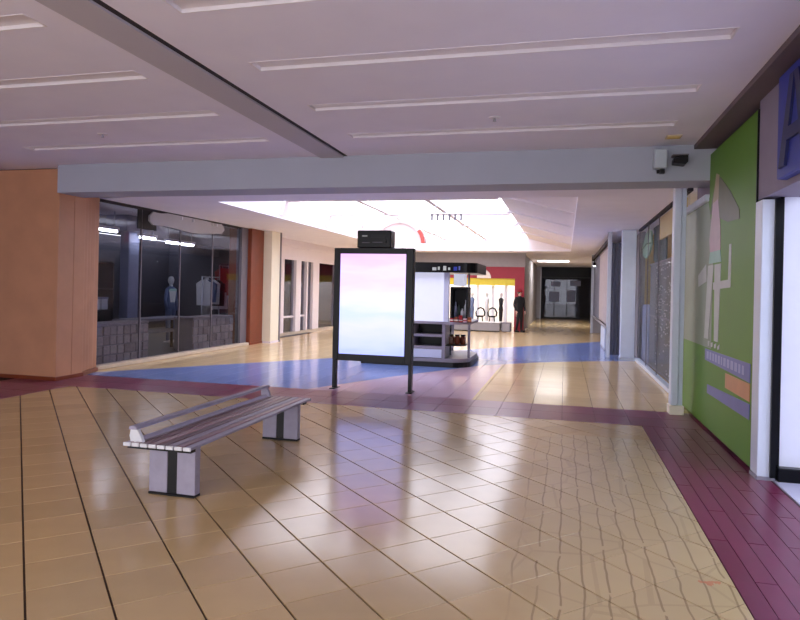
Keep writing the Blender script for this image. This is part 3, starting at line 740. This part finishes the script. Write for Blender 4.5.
# upper part
build('white_panel', B(kx0+.05, -2.36, ky0+.10, ky0+.16, .91, 1.90), 'lit_panel', t)
build('panel_post', B(-2.36, -2.26, ky0+.08, ky0+.18, .91, 1.92), 'kiosk_white', t)
build('canopy', MB().prism(rr(kx0, -1.70, ky0-.05, ky1-.1, .25), .20, 'z', 1.90), 'black_gloss', t)
for k, (a, b, mm) in enumerate(((-2.58, -2.50, 'print_white'), (-2.47, -2.43, 'print_white'), (-2.36, -2.30, 'print_white'), (-2.26, -2.22, 'print_white'), (-2.15, -2.08, 'sign_blue'), (-2.05, -2.02, 'print_blue'))):
    build('canopy_mark', B(a, b, ky0-.058, ky0-.049, 1.94+.01*(k % 2), 2.0+.015*(k % 3)), mm, t)
for x, yv in ((-1.93, ky0+.56), (-2.05, ky1-.5)): build('canopy_post', MB().tube([(x, yv, .91), (x, yv, 1.90)], .016, 8), 'alu', t)
build('display_cabinet', MB().box(-2.24, -1.88, ky0+.5, ky0+.54, .93, 1.60).box(-2.24, -2.20, ky0+.15, ky0+.5, .93, 1.60).box(-1.92, -1.88, ky0+.15, ky0+.5, .93, 1.60).box(-2.24, -1.88, ky0+.15, ky0+.54, 1.57, 1.62, bev=.01), 'black_metal', t)
build('cabinet_base', B(-2.22, -1.88, ky0+.12, ky0+.5, .91, .99), 'black_metal', t)
build('upper_box', B(-2.2, -1.98, ky0+.3, ky0+.6, 1.64, 1.88), 'lit_panel', t)
for k in range(4):
    x = -2.15+.07*k
    g = thing('bottle', ['tall pale bottle', 'dark slim bottle', 'clear short bottle', 'pale slim bottle'][k]+' inside the black cabinet on the kiosk counter', 'bottle', (x, ky0+.3, .99), 'bottles in the kiosk cabinet')
    h = (.34, .26, .2, .38)[k]; mm = ('blue_grey', 'dark_green', 'cloth_white', 'cloth_white')[k]
    build('body', MB().lathe([(.033, 0), (.035, h*.62), (.014, h*.78), (.014, h*.95)], (x, ky0+.3, .99), 12), mm, g); build('cap', MB().lathe([(.016, 0), (.016, h*.06)], (x, ky0+.3, .99+h*.95), 10), 'black_metal', g)
for k in range(5):
    x = -2.22+.09*k
    g = thing('packet', ['red', 'brown', 'red and cream', 'pink', 'brown'][k]+' packet lying on the kiosk counter, '+['first', 'second', 'third', 'fourth', 'last'][k]+' from the white panel', 'packet', (x, ky0+.1, .91), 'packets on the kiosk counter')
    build('wrapper', B(x, x+.07, ky0+.03, ky0+.1, .91, .99+.03*(k % 3), bev=.006), ['cloth_red', 'wood_panel', 'cloth_red', 'print_pink', 'wood_panel'][k], g)
    build('band', B(x-.001, x+.071, ky0+.029, ky0+.101, .94, .96), ['print_cream', 'print_cream', 'print_white', 'cloth_red', 'print_orange'][k], g)
for k in range(3):
    x = -2.24+.12*k
    g = thing('jar', ['dark jar nearest the shelves', 'middle dark jar', 'dark jar nearest the rounded corner'][k]+' inside the glass case of the kiosk', 'jar', (x, ky0+.4, .44), 'jars in the kiosk glass case')
    build('body', MB().lathe([(.05, 0), (.06, .04), (.06, .14), (.045, .17)], (x, ky0+.4, .44), 12), 'wood_panel', g); build('lid', MB().lathe([(.05, 0), (.05, .03)], (x, ky0+.4, .61), 12), 'black_metal', g)

# arched sign hung in the skylight behind the display
t = thing('arch_sign', 'pale arched sign with a red rim hanging under the skylight', 'sign', (-4.26, 16.5, 2.76))
cx, cz_ = -4.26, 2.76
arc = [(cx+.70*math.cos(math.radians(a)), cz_+.62*math.sin(math.radians(a))) for a in range(0, 181, 12)]
arc_i = [(cx+.60*math.cos(math.radians(a)), cz_+.53*math.sin(math.radians(a))) for a in range(0, 181, 12)]
build('panel', MB().prism(arc_i, .06, 'y', 16.5), 'arch_pink', t)
build('rim', MB().prism(arc+arc_i[::-1], .14, 'y', 16.46), 'arch_pink', t)
build('rim_end', MB().prism(arc[:4]+arc_i[:4][::-1], .16, 'y', 16.45), 'arch_red', t)
for dx in (-.3, .3): build('hanger', MB().tube([(cx+dx, 16.53, cz_+.5), (cx+dx, 16.53, TZ+.005)], .012, 6), 'alu', t)

# ------------------------------------------------------------------ bright store in the distance with red portal
SYF = 25.35
t = thing('distant_store', 'distant white store front with red portal and yellow band', 'store', (-4.5, SYF, 0))
m = MB().prism([(-8.6, 2.05), (-1.88, 2.05), (-1.88, .0), (-1.52, .0), (-1.52, 2.5), (-8.6, 2.5)], .25, 'y', SYF)
build('portal', m, 'red_wall', t)
build('upper_wall', B(-8.6, -1.5, SYF+.02, SYF+.3, 2.5, ZS-.001), 'grey_wall', t)
build('yellow_band', B(-8.6, -1.88, SYF+.06, SYF+.2, 1.78, 2.05), 'yellow_band', t)
build('swoosh', MB().prism([(-3.35, 2.05)]+[(-3.35+.55*math.sin(math.radians(a)), 2.05+.42*math.cos(math.radians(a))) for a in range(0, 91, 10)], .04, 'y', SYF-.04), 'print_cream', t)
build('back_wall', B(-8.6, -1.6, SYF+3.0, SYF+3.1, 0, ZS-.001), 'store_white', t)
build('side_wall', B(-1.66, -1.56, SYF+.25, 37.8, 0, ZS-.001), 'grey_wall', t)
build('lamp', B(-8, -2.2, SYF+.6, SYF+2.6, 2.6, 2.64), 'store_lamp', t)
t = thing('store_counter', 'low grey counter in front of the bright distant store', 'counter', (-3.2, SYF-.5, 0))
build('body', B(-4.3, -2.35, SYF-.75, SYF-.2, .03, .34, bev=.02), 'grey_wall', t); build('top', B(-4.33, -2.32, SYF-.78, SYF-.17, .34, .38, bev=.01), 'store_white', t); build('kick', B(-4.28, -2.37, SYF-.72, SYF-.22, 0, .03), 'black_metal', t)
t = thing('low_cabinet', 'low grey cabinet between the distant counter and the person', 'cabinet', (-2.1, SYF-.45, 0))
build('body', B(-2.3, -1.95, SYF-.7, SYF-.2, .02, .36, bev=.02), 'grey_post', t); build('door', B(-2.27, -1.98, SYF-.715, SYF-.69, .05, .33), 'grey_wall', t)
for k, x in enumerate((-3.95, -3.35, -2.75, -2.25)):
    t = thing('display_column', 'slim white display column in the distant store, '+['leftmost', 'second from left', 'third from left', 'nearest the red portal'][k], 'column', (x, SYF+.3, 0), 'white columns in the distant store')
    build('shaft', B(x-.06, x+.06, SYF+.25, SYF+.37, .05, 1.78, bev=.01), 'store_white', t); build('foot', B(x-.09, x+.09, SYF+.22, SYF+.4, 0, .05), 'store_white', t)
for k, (x, mm, hh) in enumerate(((-3.65, 'cloth_blue', 1.5), (-3.05, 'cloth_white', 1.5), (-2.48, 'cloth_black', 1.5))):
    mannequin(x, SYF+.9, 0.0, hh, mm, ['blue-dressed', 'white-dressed', 'black-dressed'][k]+' mannequin in the bright distant store', 'mannequins in the distant store')
for k, x in enumerate((-3.72, -3.14, -2.68)):
    t = thing('stool', 'small black round-backed stool on the distant counter, '+['leftmost', 'middle', 'rightmost'][k], 'stool', (x, SYF-.5, .38), 'black stools on the distant counter')
    build('seat', MB().lathe([(.13, .16), (.14, .2), (.13, .22)], (x, SYF-.5, .38), 14), 'cloth_black', t)
    build('backrest', MB().tube([(x-.15, SYF-.42, .58), (x-.17, SYF-.40, .72), (x-.1, SYF-.38, .86), (x, SYF-.37, .9), (x+.1, SYF-.38, .86), (x+.17, SYF-.40, .72), (x+.15, SYF-.42, .58)], .03, 8), 'cloth_black', t)
    for dx in (-.1, .1):
        for dy in (-.08, .08): build('leg', MB().tube([(x+dx, SYF-.5+dy, .38), (x+dx*.8, SYF-.5+dy*.8, .55)], .015, 6), 'cloth_black', t)

# person standing by the store
def person(px, py, lab):
    J = {'pel': (0, 0, .93), 'wst': (0, 0, 1.06), 'chs': (.0, 0, 1.28), 'nkb': (0, 0, 1.42), 'nk': (0, -.01, 1.49), 'hd': (0, -.02, 1.56), 'hdt': (0, -.02, 1.68)}
    R = {'pel': .15, 'wst': .14, 'chs': .165, 'nkb': .075, 'nk': .05, 'hd': .085, 'hdt': .06}
    E = [('pel', 'wst'), ('wst', 'chs'), ('chs', 'nkb'), ('nkb', 'nk'), ('nk', 'hd'), ('hd', 'hdt')]
    for sd, nm, st in ((-1, 'l', .10), (1, 'r', -.06)):
        J.update({'hip'+nm: (sd*.09, 0, .86), 'kn'+nm: (sd*.10, -st*.5-.02, .48), 'an'+nm: (sd*.10, st*.3+.02, .09), 'ft'+nm: (sd*.115, st*.3-.13, .035),
                  'sh'+nm: (sd*.175, 0, 1.38), 'el'+nm: (sd*.23, .03, 1.10), 'wr'+nm: (sd*.21, -.08, .88), 'pm'+nm: (sd*.205, -.11, .82)})
        R.update({'hip'+nm: .095, 'kn'+nm: .065, 'an'+nm: .042, 'ft'+nm: .035, 'sh'+nm: .065, 'el'+nm: .05, 'wr'+nm: .03, 'pm'+nm: .032})
        E += [('pel', 'hip'+nm), ('hip'+nm, 'kn'+nm), ('kn'+nm, 'an'+nm), ('an'+nm, 'ft'+nm), ('chs', 'sh'+nm), ('sh'+nm, 'el'+nm), ('el'+nm, 'wr'+nm), ('wr'+nm, 'pm'+nm)]
        for k in range(4):
            q = 'f%d%s' % (k, nm); dx = (k-1.5)*.019
            J[q+'a'] = (sd*.205+.3*dx, -.115+dx, .775); J[q+'b'] = (sd*.205+.3*dx-sd*.012, -.12+dx, .735-.006*(1.5-abs(k-1.5)))
            R[q+'a'] = .0095; R[q+'b'] = .008; E += [('pm'+nm, q+'a'), (q+'a', q+'b')]
        q = 'th'+nm; J[q+'a'] = (sd*.19, -.15, .82); J[q+'b'] = (sd*.18, -.165, .785); R[q+'a'] = .011; R[q+'b'] = .009; E += [('pm'+nm, q+'a'), (q+'a', q+'b')]
    keys = list(J); idx = {k: i for i, k in enumerate(keys)}
    me = bpy.data.meshes.new('body'); me.from_pydata([J[k] for k in keys], [(idx[a], idx[b]) for a, b in E], [])
    t = thing('person', lab, 'person', (px, py, 0)); t.rotation_euler = (0, 0, math.radians(35))
    o = bpy.data.objects.new('body', me); COL.objects.link(o); o.parent = t
    sk = o.modifiers.new('skin', 'SKIN'); sk.use_smooth_shade = True
    for k in keys:
        v = me.skin_vertices[0].data[idx[k]]; v.radius = (R[k], R[k]*.8 if k in ('pel', 'wst', 'chs') else R[k]); v.use_root = (k == 'pel')
    sb = o.modifiers.new('sub', 'SUBSURF'); sb.levels = 1; sb.render_levels = 2
    # clothing by height along the figure: dark clothes, bare head and hands
    m = mat('figure', srgb(22, 22, 27), .8, var=.1)
    n = m.node_tree.nodes; l = m.node_tree.links; p = n['Principled BSDF']; src = p.inputs['Base Color'].links[0].from_socket
    tc = n.new('ShaderNodeTexCoord'); sp = n.new('ShaderNodeSeparateXYZ'); l.new(tc.outputs['Object'], sp.inputs[0])
    g = n.new('ShaderNodeMath'); g.operation = 'GREATER_THAN'; g.inputs[1].default_value = 1.47; l.new(sp.outputs[2], g.inputs[0])
    ab = n.new('ShaderNodeMath'); ab.operation = 'ABSOLUTE'; l.new(sp.outputs[0], ab.inputs[0])
    g2 = n.new('ShaderNodeMath'); g2.operation = 'GREATER_THAN'; g2.inputs[1].default_value = .165; l.new(ab.outputs[0], g2.inputs[0])
    g3 = n.new('ShaderNodeMath'); g3.operation = 'LESS_THAN'; g3.inputs[1].default_value = .87; l.new(sp.outputs[2], g3.inputs[0])
    mu = n.new('ShaderNodeMath'); mu.operation = 'MULTIPLY'; l.new(g2.outputs[0], mu.inputs[0]); l.new(g3.outputs[0], mu.inputs[1])
    mxx = n.new('ShaderNodeMath'); mxx.operation = 'MAXIMUM'; l.new(g.outputs[0], mxx.inputs[0]); l.new(mu.outputs[0], mxx.inputs[1])
    mi = n.new('ShaderNodeMix'); mi.data_type = 'RGBA'; l.new(mxx.outputs[0], mi.inputs[0]); l.new(src, mi.inputs[6]); mi.inputs[7].default_value = srgb(206, 164, 148); l.new(mi.outputs[2], p.inputs['Base Color'])
    me.materials.append(m)
    def part(name, mb, mm):
        q = bpy.data.meshes.new(name); mb.bm.to_mesh(q); mb.bm.free(); q.materials.append(MATS[mm]); ob = bpy.data.objects.new(name, q); COL.objects.link(ob); ob.parent = t; return ob
    part('nose', MB().ball((0, -.112, 1.585), .012, .016, .02, 8, 6), 'skin')
    part('mouth', MB().box(-.022, .022, -.106, -.098, 1.545, 1.552), 'cloth_red')
    for s in (-1, 1): part('eye', MB().ball((s*.032, -.098, 1.61), .011, .008, .008, 8, 6), 'cloth_white'); part('ear', MB().ball((s*.088, -.01, 1.60), .012, .022, .03, 8, 6), 'skin')
    cap = MB().lathe([(.098, 1.635), (.098, 1.68), (.075, 1.725), (.03, 1.745)], (0, -.018, 0), 16); cap.box(-.07, .07, -.20, -.10, 1.632, 1.645, bev=.004)
    part('cap', cap, 'cloth_red')
    hair = MB().lathe([(.09, 1.56), (.1, 1.6), (.1, 1.64)], (0, .008, 0), 16, sy=.9); part('hair', hair, 'cloth_black')
    for s in (-1, 1): part('shoe', MB().box(s*.115-.045, s*.115+.045, -.17 if s < 0 else -.21, .08 if s < 0 else .05, 0, .075, bev=.02, seg=2), 'black_metal')
    t.scale = (.94, .94, .94)
    return t
person(-1.66, 25.0, 'person in dark clothes and a red cap standing by the distant store')

# ------------------------------------------------------------------ far dark shop front
w = thing('window_4', 'dark shop front closing the far end of the concourse', 'window', (.1, 39, 0)); del w['category']; w['kind'] = 'structure'
build('frame', MB().box(-1.35, 1.62, 39.15, 39.35, 0, ZS-.001), 'black_metal', w)
for k in range(4): build('pane', B(-1.3+.72*k, -.62+.72*k, 39.12, 39.14, .1, 2.35), 'glass_dark', w)
build('sign_fascia', B(-1.35, 1.62, 39.05, 39.15, 2.45, 3.0), 'black_gloss', w)
for k, (x0, x1, z0, z1) in enumerate(((-.7, -.1, 2.5, 2.9), (-.9, -.3, 1.0, 1.6), (.1, .6, 1.0, 1.7), (-.8, -.25, 1.9, 2.2), (.3, .9, 1.95, 2.25))):
    build('poster', B(x0, x1, 39.09, 39.115, z0, z1), 'blue_grey', w)
t = thing('grey_partition', 'tall grey partition panel left of the far dark shop front', 'partition', (-1.5, 38, 0))
build('panel', B(-2.45, -1.37, 37.9, 38.0, .08, 2.8), 'grey_wall', t); build('frame', MB().box(-2.5, -2.45, 37.88, 38.02, 0, 2.85).box(-1.37, -1.32, 37.88, 38.02, 0, 2.85), 'alu', t)
build('poster', B(-2.2, -1.75, 37.87, 37.9, .9, 1.8), 'print_white', t)
# ------------------------------------------------------------------ right side: open lit shop, pilaster, green hoarding, blue sign
m = MB().box(XR+.01, XR+.3, YE, 6.27, 2.40, ZC).box(XR+.10, XR+.3, 6.27, 9.5, 0.0, ZC)
wr = struct('wall_right', m, 'mauve_wall')
build('cornice', B(1.44, XR+.14, YE, YB, ZC-.05, ZC+.2), 'fascia_dark', wr)
for args in ((4.6, 4.7, -2, 6.4, 0, 2.9), (XR+.3, 4.6, 6.18, 6.4, 0, 2.9), (XR+.3, 4.6, -2.1, -2.0, 0, 2.9)): struct('wall_shop', B(*args), 'shop_white')
struct('ceiling', B(XR+.3, 4.7, -2, 6.4, 2.9, 3.0), 'shop_white')
struct('floor', B(XR+.12, 4.7, -2.1, 6.4, -.1, .004), 'shop_floor', 'pale lilac floor inside the lit shop on the right')
t = thing('display_wall', 'white lit display panel with black plinth inside the shop on the right', 'panel', (2.6, 6.1, 0))
build('panel', B(XR+.165, 4.4, 6.10, 6.16, .12, 2.9), 'shop_white', t); build('plinth', B(XR+.14, 4.4, 6.02, 6.17, .004, .12, bev=.006), 'black_gloss', t)
build('edge_frame', B(XR+.135, XR+.165, 6.08, 6.17, .12, 2.9), 'black_gloss', t)
t = thing('ceiling_light', 'bright panel light in the ceiling of the lit shop on the right', 'ceiling light', (3.1, 3.6, 2.9))
build('panel', B(2.4, 3.9, 2.0, 5.4, 2.86, 2.88), 'shop_lamp', t); build('rim', MB().box(2.36, 3.94, 1.96, 5.44, 2.88, 2.9), 'diffuser', t)
t = thing('pilaster', 'pale blue-white pilaster between green hoarding and lit shop', 'pilaster', (XR+.05, 6.2, 0))
build('shaft', B(XR-.01, XR+.095, 6.06, 6.26, .03, 2.38, bev=.006), 'white_alu', t); build('foot', B(XR-.015, XR+.125, 6.055, 6.262, 0, .03), 'alu', t)
build('dark_edge', B(XR+.085, XR+.125, 6.03, 6.06, 0.03, 2.38), 'black_gloss', t)
# green hoarding with printed figure and bars
HX = XR
t = thing('hoarding', 'tall green printed hoarding with figure and blue bars on the right', 'hoarding', (HX, 7.8, 0))
m = MB().prism([(6.27, .04), (9.7, .02), (9.7, 2.70), (YB, 2.70), (YB, 3.20), (6.27, 3.20)], .05, 'x', HX)
board = build('board', m, 'green_board', t)
build('edge_strip', B(HX-.006, HX+.01, 6.262, 6.276, .03, 3.2), 'black_metal', t)
build('top_rail', B(HX-.05, HX+.06, YB+.02, 9.7, 2.66, 2.74, bev=.006), 'white_alu', t)
def pr(name, poly, m, d=.003): return build(name, MB().prism(poly, d, 'x', HX-d), m, board)
pr('print_shade', [(7.95, .95), (9.69, .95), (9.69, 2.66), (8.25, 2.66), (7.95, 2.2)], 'print_grey', .002)
pr('print_cape', [(7.85, 2.90), (7.65, 2.84), (7.2, 2.62), (6.85, 2.40), (6.82, 2.30), (7.3, 2.32), (7.9, 2.45), (8.15, 2.5)], 'print_brown', .004)
pr('print_hair', [(7.86, 2.92), (7.72, 2.88), (7.74, 2.2), (8.05, 2.15), (8.02, 2.6)], 'print_hair', .0045)
pr('print_torso', [(7.75, 2.62), (8.0, 2.6), (8.15, 2.2), (8.1, 2.05), (7.6, 2.05), (7.62, 2.3)], 'print_pink', .005)
pr('print_skirt', [(7.6, 2.05), (8.1, 2.05), (8.15, 1.92), (7.55, 1.92)], 'print_teal', .005)
pr('print_arm', [(7.12, 2.08), (7.2, 2.08), (7.22, 1.72), (7.9, 1.70), (7.9, 1.62), (7.12, 1.64)], 'print_white', .0055)
pr('print_arm', [(8.3, 1.92), (8.75, 1.80), (8.72, 1.66), (8.25, 1.72)], 'print_white', .0055)
pr('print_leg', [(7.55, 1.9), (7.85, 1.9), (7.80, 1.05), (7.62, 1.05)], 'print_white', .006)
pr('print_leg', [(7.9, 1.9), (8.18, 1.9), (8.32, 1.05), (8.1, 1.05)], 'print_white', .006)
pr('print_bar', [(6.35, .78), (8.25, .80), (8.25, .93), (6.35, .95)], 'print_blue', .005)
pr('print_bar', [(6.35, .45), (8.1, .43), (8.1, .53), (6.35, .59)], 'print_blue', .005)
pr('print_block', [(6.35, .61), (7.25, .61), (7.25, .76), (6.35, .77)], 'print_orange', .005)
yv = 8.15
while yv > 6.5:
    wv = random.uniform(.05, .11); pr('print_letter', [(yv, .825), (yv, .91), (yv-wv, .91), (yv-wv, .825)], 'print_letter', .0065); yv -= wv+.05
for k in range(4): pr('print_mark', [(8.1-.16*k, .97), (8.1-.16*k, 1.03-.01*k), (8.02-.16*k, 1.03), (8.03-.16*k, .98)], 'print_white', .0065)
# blue fascia sign
t = thing('fascia_sign', 'royal blue shop sign with large dark letter high on the right wall', 'sign', (XR, 5.2, 2.45))
bd = build('board', B(XR-.06, XR+.08, 3.2, 5.52, 2.45, 3.24, bev=.01), 'sign_blue', t)
def letter_A(y0, w, z0, h, s=.13):
    """capital A seen from the concourse (reads towards smaller y)"""
    m = MB(); d = .02; X = XR-.06-d
    m.prism([(y0, z0), (y0-s*w*1.6, z0), (y0-w*.5-.0, z0+h), (y0-w*.5+s*w*1.1, z0+h)], d, 'x', X)
    m.prism([(y0-w, z0), (y0-w+s*w*1.6, z0), (y0-w*.5, z0+h), (y0-w*.5-s*w*1.1, z0+h)], d, 'x', X)
    m.prism([(y0-w*.28, z0+h*.28), (y0-w*.72, z0+h*.28), (y0-w*.68, z0+h*.42), (y0-w*.32, z0+h*.42)], d, 'x', X)
    return m
build('letter', letter_A(5.42, .62, 2.52, .64), 'sign_navy', bd)

# speaker and camera on the beam
t = thing('wall_speaker', 'small pale box speaker on the cross beam at right', 'speaker', (1.05, YB-.08, 3.0))
build('case', B(.98, 1.13, YB-.16, YB-.02, 3.03, 3.26, bev=.02, seg=2), 'camera_body', t); build('bracket', B(1.03, 1.09, YB-.03, YB, 2.99, 3.2), 'black_metal', t); build('swivel', B(1.06, 1.11, YB-.10, YB-.02, 2.98, 3.03), 'black_metal', t)
t = thing('security_camera', 'dark security camera on the cross beam beside the pale speaker', 'camera', (1.27, YB-.1, 3.07))
build('housing', MB().prism([(1.19, 3.08), (1.32, 3.06), (1.345, 3.09), (1.345, 3.17), (1.30, 3.16), (1.19, 3.13)], .16, 'y', YB-.2), 'black_metal', t)
build('mount', MB().tube([(1.27, YB-.06, 3.15), (1.27, YB, 3.19)], .02, 8), 'grey_post', t); build('visor', B(1.18, 1.35, YB-.21, YB-.05, 3.165, 3.178), 'grey_post', t)

# white post at the end of the hoarding
t = thing('post', 'white metal corner post with cream foot beside the green hoarding', 'post', (1.48, 9.1, 0))
build('shaft', B(1.36, 1.45, 8.98, 9.16, .12, ZS-.001, bev=.012, seg=2), 'white_alu', t); build('rib', B(1.45, 1.51, 9.02, 9.14, .1, ZS-.001, bev=.008), 'white_alu', t)
build('foot', B(1.345, 1.52, 8.96, 9.18, 0, .12, bev=.006), 'cream_paint', t)

# ------------------------------------------------------------------ right shop glazing beyond the post
RX = 1.66
w = thing('window_5', 'glazed shop front on the right beyond the white post', 'window', (RX, 12.5, 0)); del w['category']; w['kind'] = 'structure'
for k in range(4): build('pane', B(RX, RX+.012, max(9.72, 9.5+1.6*k), 11.08+1.6*k, .07, ZS-.04), 'glass_clear', w)
for k in range(1, 5): build('mullion', B(RX-.002, RX+.014, 9.488+1.6*k, 9.5+1.6*k, .07, ZS-.04), 'grey_post', w)
build('sill', B(RX-.05, RX+.06, 9.72, 15.9, 0, .07, bev=.006), 'white_alu', w); build('head_rail', B(RX-.02, RX+.05, 9.72, 15.9, ZS-.04, ZS), 'dark_gap', w)
for args in ((4.0, 4.1, 9.5, 17.3, 0, ZS), (RX+.1, 4.0, 17.2, 17.3, 0, ZS), (RX+.4, 4.0, 9.5, 9.6, 0, ZS)): struct('wall_end', B(*args), 'yellow_wall')
t = thing('grille_screen', 'dark woven metal screen behind the right shop glass', 'screen', (RX+.12, 12.6, 0))
build('panel', B(RX+.10, RX+.12, 10.9, 14.6, .07, 2.18), 'mesh_dark', t)
for z in (.07, 1.1, 2.16): build('rail', B(RX+.08, RX+.13, 10.9, 14.6, z, z+.03), 'grey_post', t)
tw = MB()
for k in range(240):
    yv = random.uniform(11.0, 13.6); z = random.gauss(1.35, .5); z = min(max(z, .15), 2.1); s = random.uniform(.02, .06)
    tw.box(RX+.09, RX+.099, yv, yv+s*1.6, z, z+s*.5)  # pale chips imitate glints of light on the woven metal
o = build('painted_glints', tw, 'sign_pale', t); o['kind'] = 'stuff'
t = thing('cabinet', 'blue-grey cabinet behind the right shop glass beside the white column', 'cabinet', (RX+.25, 15.3, 0))
build('body', B(RX+.1, RX+.5, 14.65, 15.85, .05, 1.32, bev=.01), 'blue_grey', t); build('plinth', B(RX+.12, RX+.5, 14.67, 15.83, 0, .05), 'grey_post', t)
for a in (14.68, 15.26): build('door', B(RX+.088, RX+.1, a, a+.55, .1, 1.28), 'blue_grey', t)
for k, (yv, lab) in enumerate(((11.6, 'added tube light inside the right shop nearest the white post'), (14.4, 'added tube light inside the right shop nearest the white column'))):
    t = thing('tube_light', lab, 'light', (RX+1.3, yv, ZS-.1), 'added tube lights inside the right shop')
    build('batten', B(RX+1.25, RX+1.35, yv-.7, yv+.7, ZS-.06, ZS), 'diffuser', t); build('tube', MB().tube([(RX+1.3, yv-.66, ZS-.09), (RX+1.3, yv+.66, ZS-.09)], .025, 8), 'tube_light', t)  # invented tubes, added to brighten the inside of the right shop
build('yellow_panel', MB().box(RX+.05, RX+.08, 10.3, 12.95, 2.62, 3.0).box(RX+.045, RX+.085, 10.28, 12.97, 2.58, 2.62), 'yellow_wall', label='pale yellow panel at the top of the right shop glass', cat='panel')
build('hanging_banner', MB().box(RX+.16, RX+.20, 13.0, 14.5, 2.22, 2.80).box(RX+.15, RX+.21, 12.98, 14.52, 2.80, 2.84), 'dark_green', label='dark green hanging panel behind the right shop glass', cat='banner')
build('hanging_banner', MB().box(RX+.24, RX+.28, 14.1, 15.3, 2.3, 3.02).box(RX+.23, RX+.29, 14.08, 15.32, 2.98, 3.03), 'dark_green', label='tall dark green hanging panel behind the pale leaf ornament', cat='banner')
lf = [(14.45, 2.62), (14.6, 2.9), (15.0, 2.98), (15.6, 2.9), (16.1, 2.66), (16.0, 2.45), (15.5, 2.36), (14.9, 2.42)]
t = thing('leaf_ornament', 'large pale green leaf ornament hanging behind the right shop glass', 'ornament', (RX+.1, 15.2, 2.36))
build('blade', MB().prism(lf, .03, 'x', RX+.09), 'pale_green', t); build('midrib', MB().tube([(RX+.085, 14.5, 2.64), (RX+.085, 15.3, 2.68), (RX+.085, 16.05, 2.6)], .012, 6), 'leaf', t)
build('stalk', MB().tube([(RX+.1, 15.0, 2.95), (RX+.1, 15.0, ZS)], .01, 6), 'leaf', t)
t = thing('potted_plant', 'leafy green potted plant on the blue-grey cabinet behind the right shop glass', 'plant', (RX+.24, 14.95, 1.32))
build('pot', MB().lathe([(.07, 1.32), (.10, 1.52), (.105, 1.54)], (RX+.24, 14.95, 0), 12), 'dark_green', t)
build('stem', MB().tube([(RX+.24, 14.95, 1.5), (RX+.25, 14.93, 1.8), (RX+.24, 14.95, 2.1)], .012, 6), 'leaf', t)
for k in range(22):
    a = random.uniform(0, 6.28); r = random.uniform(.03, .22); z = 1.98+random.uniform(-.28, .2); y0 = 14.95+r*math.sin(a)*1.3; x0 = RX+.24+r*math.cos(a)*.35
    s = random.uniform(.06, .10)
    build('leaf', MB().face([(x0, y0-s, z), (x0+.01, y0, z-s*.5), (x0, y0+s, z), (x0-.01, y0, z+s*.5)]), 'leaf' if k % 2 else 'pale_green', t)

# white column and curtained stall beyond
t = thing('column', 'white square column at the far end of the right shop glass', 'column', (1.45, 16.1, 0))
build('shaft', B(1.29, 1.60, 15.92, 16.22, .06, ZS-.001, bev=.012, seg=2), 'white_alu', t); build('base', B(1.27, 1.62, 15.90, 16.24, 0, .06), 'alu', t)
t = thing('stall', 'curtained stall frame on the right beyond the white column', 'stall', (1.3, 21, 0))
for yv in (16.45, 26.2): build('post', B(1.0, 1.09, yv, yv+.12, 0, ZS-.001), 'alu', t)
build('head_rail', B(1.0, 1.08, 16.57, 26.2, 2.8, 2.9), 'dark_gap', t)
build('back_wall', B(1.75, 1.85, 16.4, 39.1, 0, ZS-.001), 'grey_wall', t); build('end_wall', B(1.1, 1.75, 26.22, 26.3, 0, ZS-.001), 'grey_wall', t)
build('lower_rail', B(1.02, 1.06, 16.57, 26.2, .66, .70), 'alu', t)
def curtain(y0, y1, z0, z1, x, m, lab, amp=.03, nw=9):
    pts = []; N = nw*6
    for k in range(N+1): pts.append((x+amp*math.sin(2*math.pi*nw*k/N), y0+(y1-y0)*k/N))
    mb = MB()
    mb.prism(pts+[(a+.012, b) for a, b in pts[::-1]], z1-z0, 'z', z0)
    return build('curtain', mb, m, label=lab, cat='curtain')
curtain(17.6, 22.0, .72, 2.8, 1.12, 'curtain_pink', 'pinkish grey curtain hanging in the right stall', .03, 12)
curtain(22.3, 26.0, .72, 2.8, 1.12, 'curtain_grey', 'dark grey curtain at the far end of the right stall', .03, 9)
mb = MB(); pts = [(1.1+.5*k/40, 16.62+.02*math.sin(k*.95)) for k in range(41)]
mb.prism(pts+[(a, b+.012) for a, b in pts[::-1]], 2.75, 'z', .05); build('curtain', mb, 'curtain_grey', label='blue-grey curtain beside the white column on the right', cat='curtain')
t = thing('barrier', 'pale blue-white low barrier under the pinkish curtain', 'barrier', (1.1, 19.5, 0))
build('sheet', B(1.09, 1.12, 18.6, 20.6, .04, .58), 'white_alu', t); build('rail', B(1.08, 1.13, 18.58, 20.62, 0, .04), 'alu', t)
t = thing('stall_light', 'tiny lit spotlight high in the right stall', 'light', (1.2, 24.6, 2.6))
build('can', MB().lathe([(.05, 0), (.06, .12)], (1.03, 24.6, 2.55), 10), 'black_metal', t); build('lens', MB().lathe([(.04, -.01), (.045, 0)], (1.03, 24.6, 2.55), 10), 'tube_light', t)
build('stem', MB().tube([(1.03, 24.6, 2.66), (1.03, 24.6, 2.80)], .012, 6), 'black_metal', t)
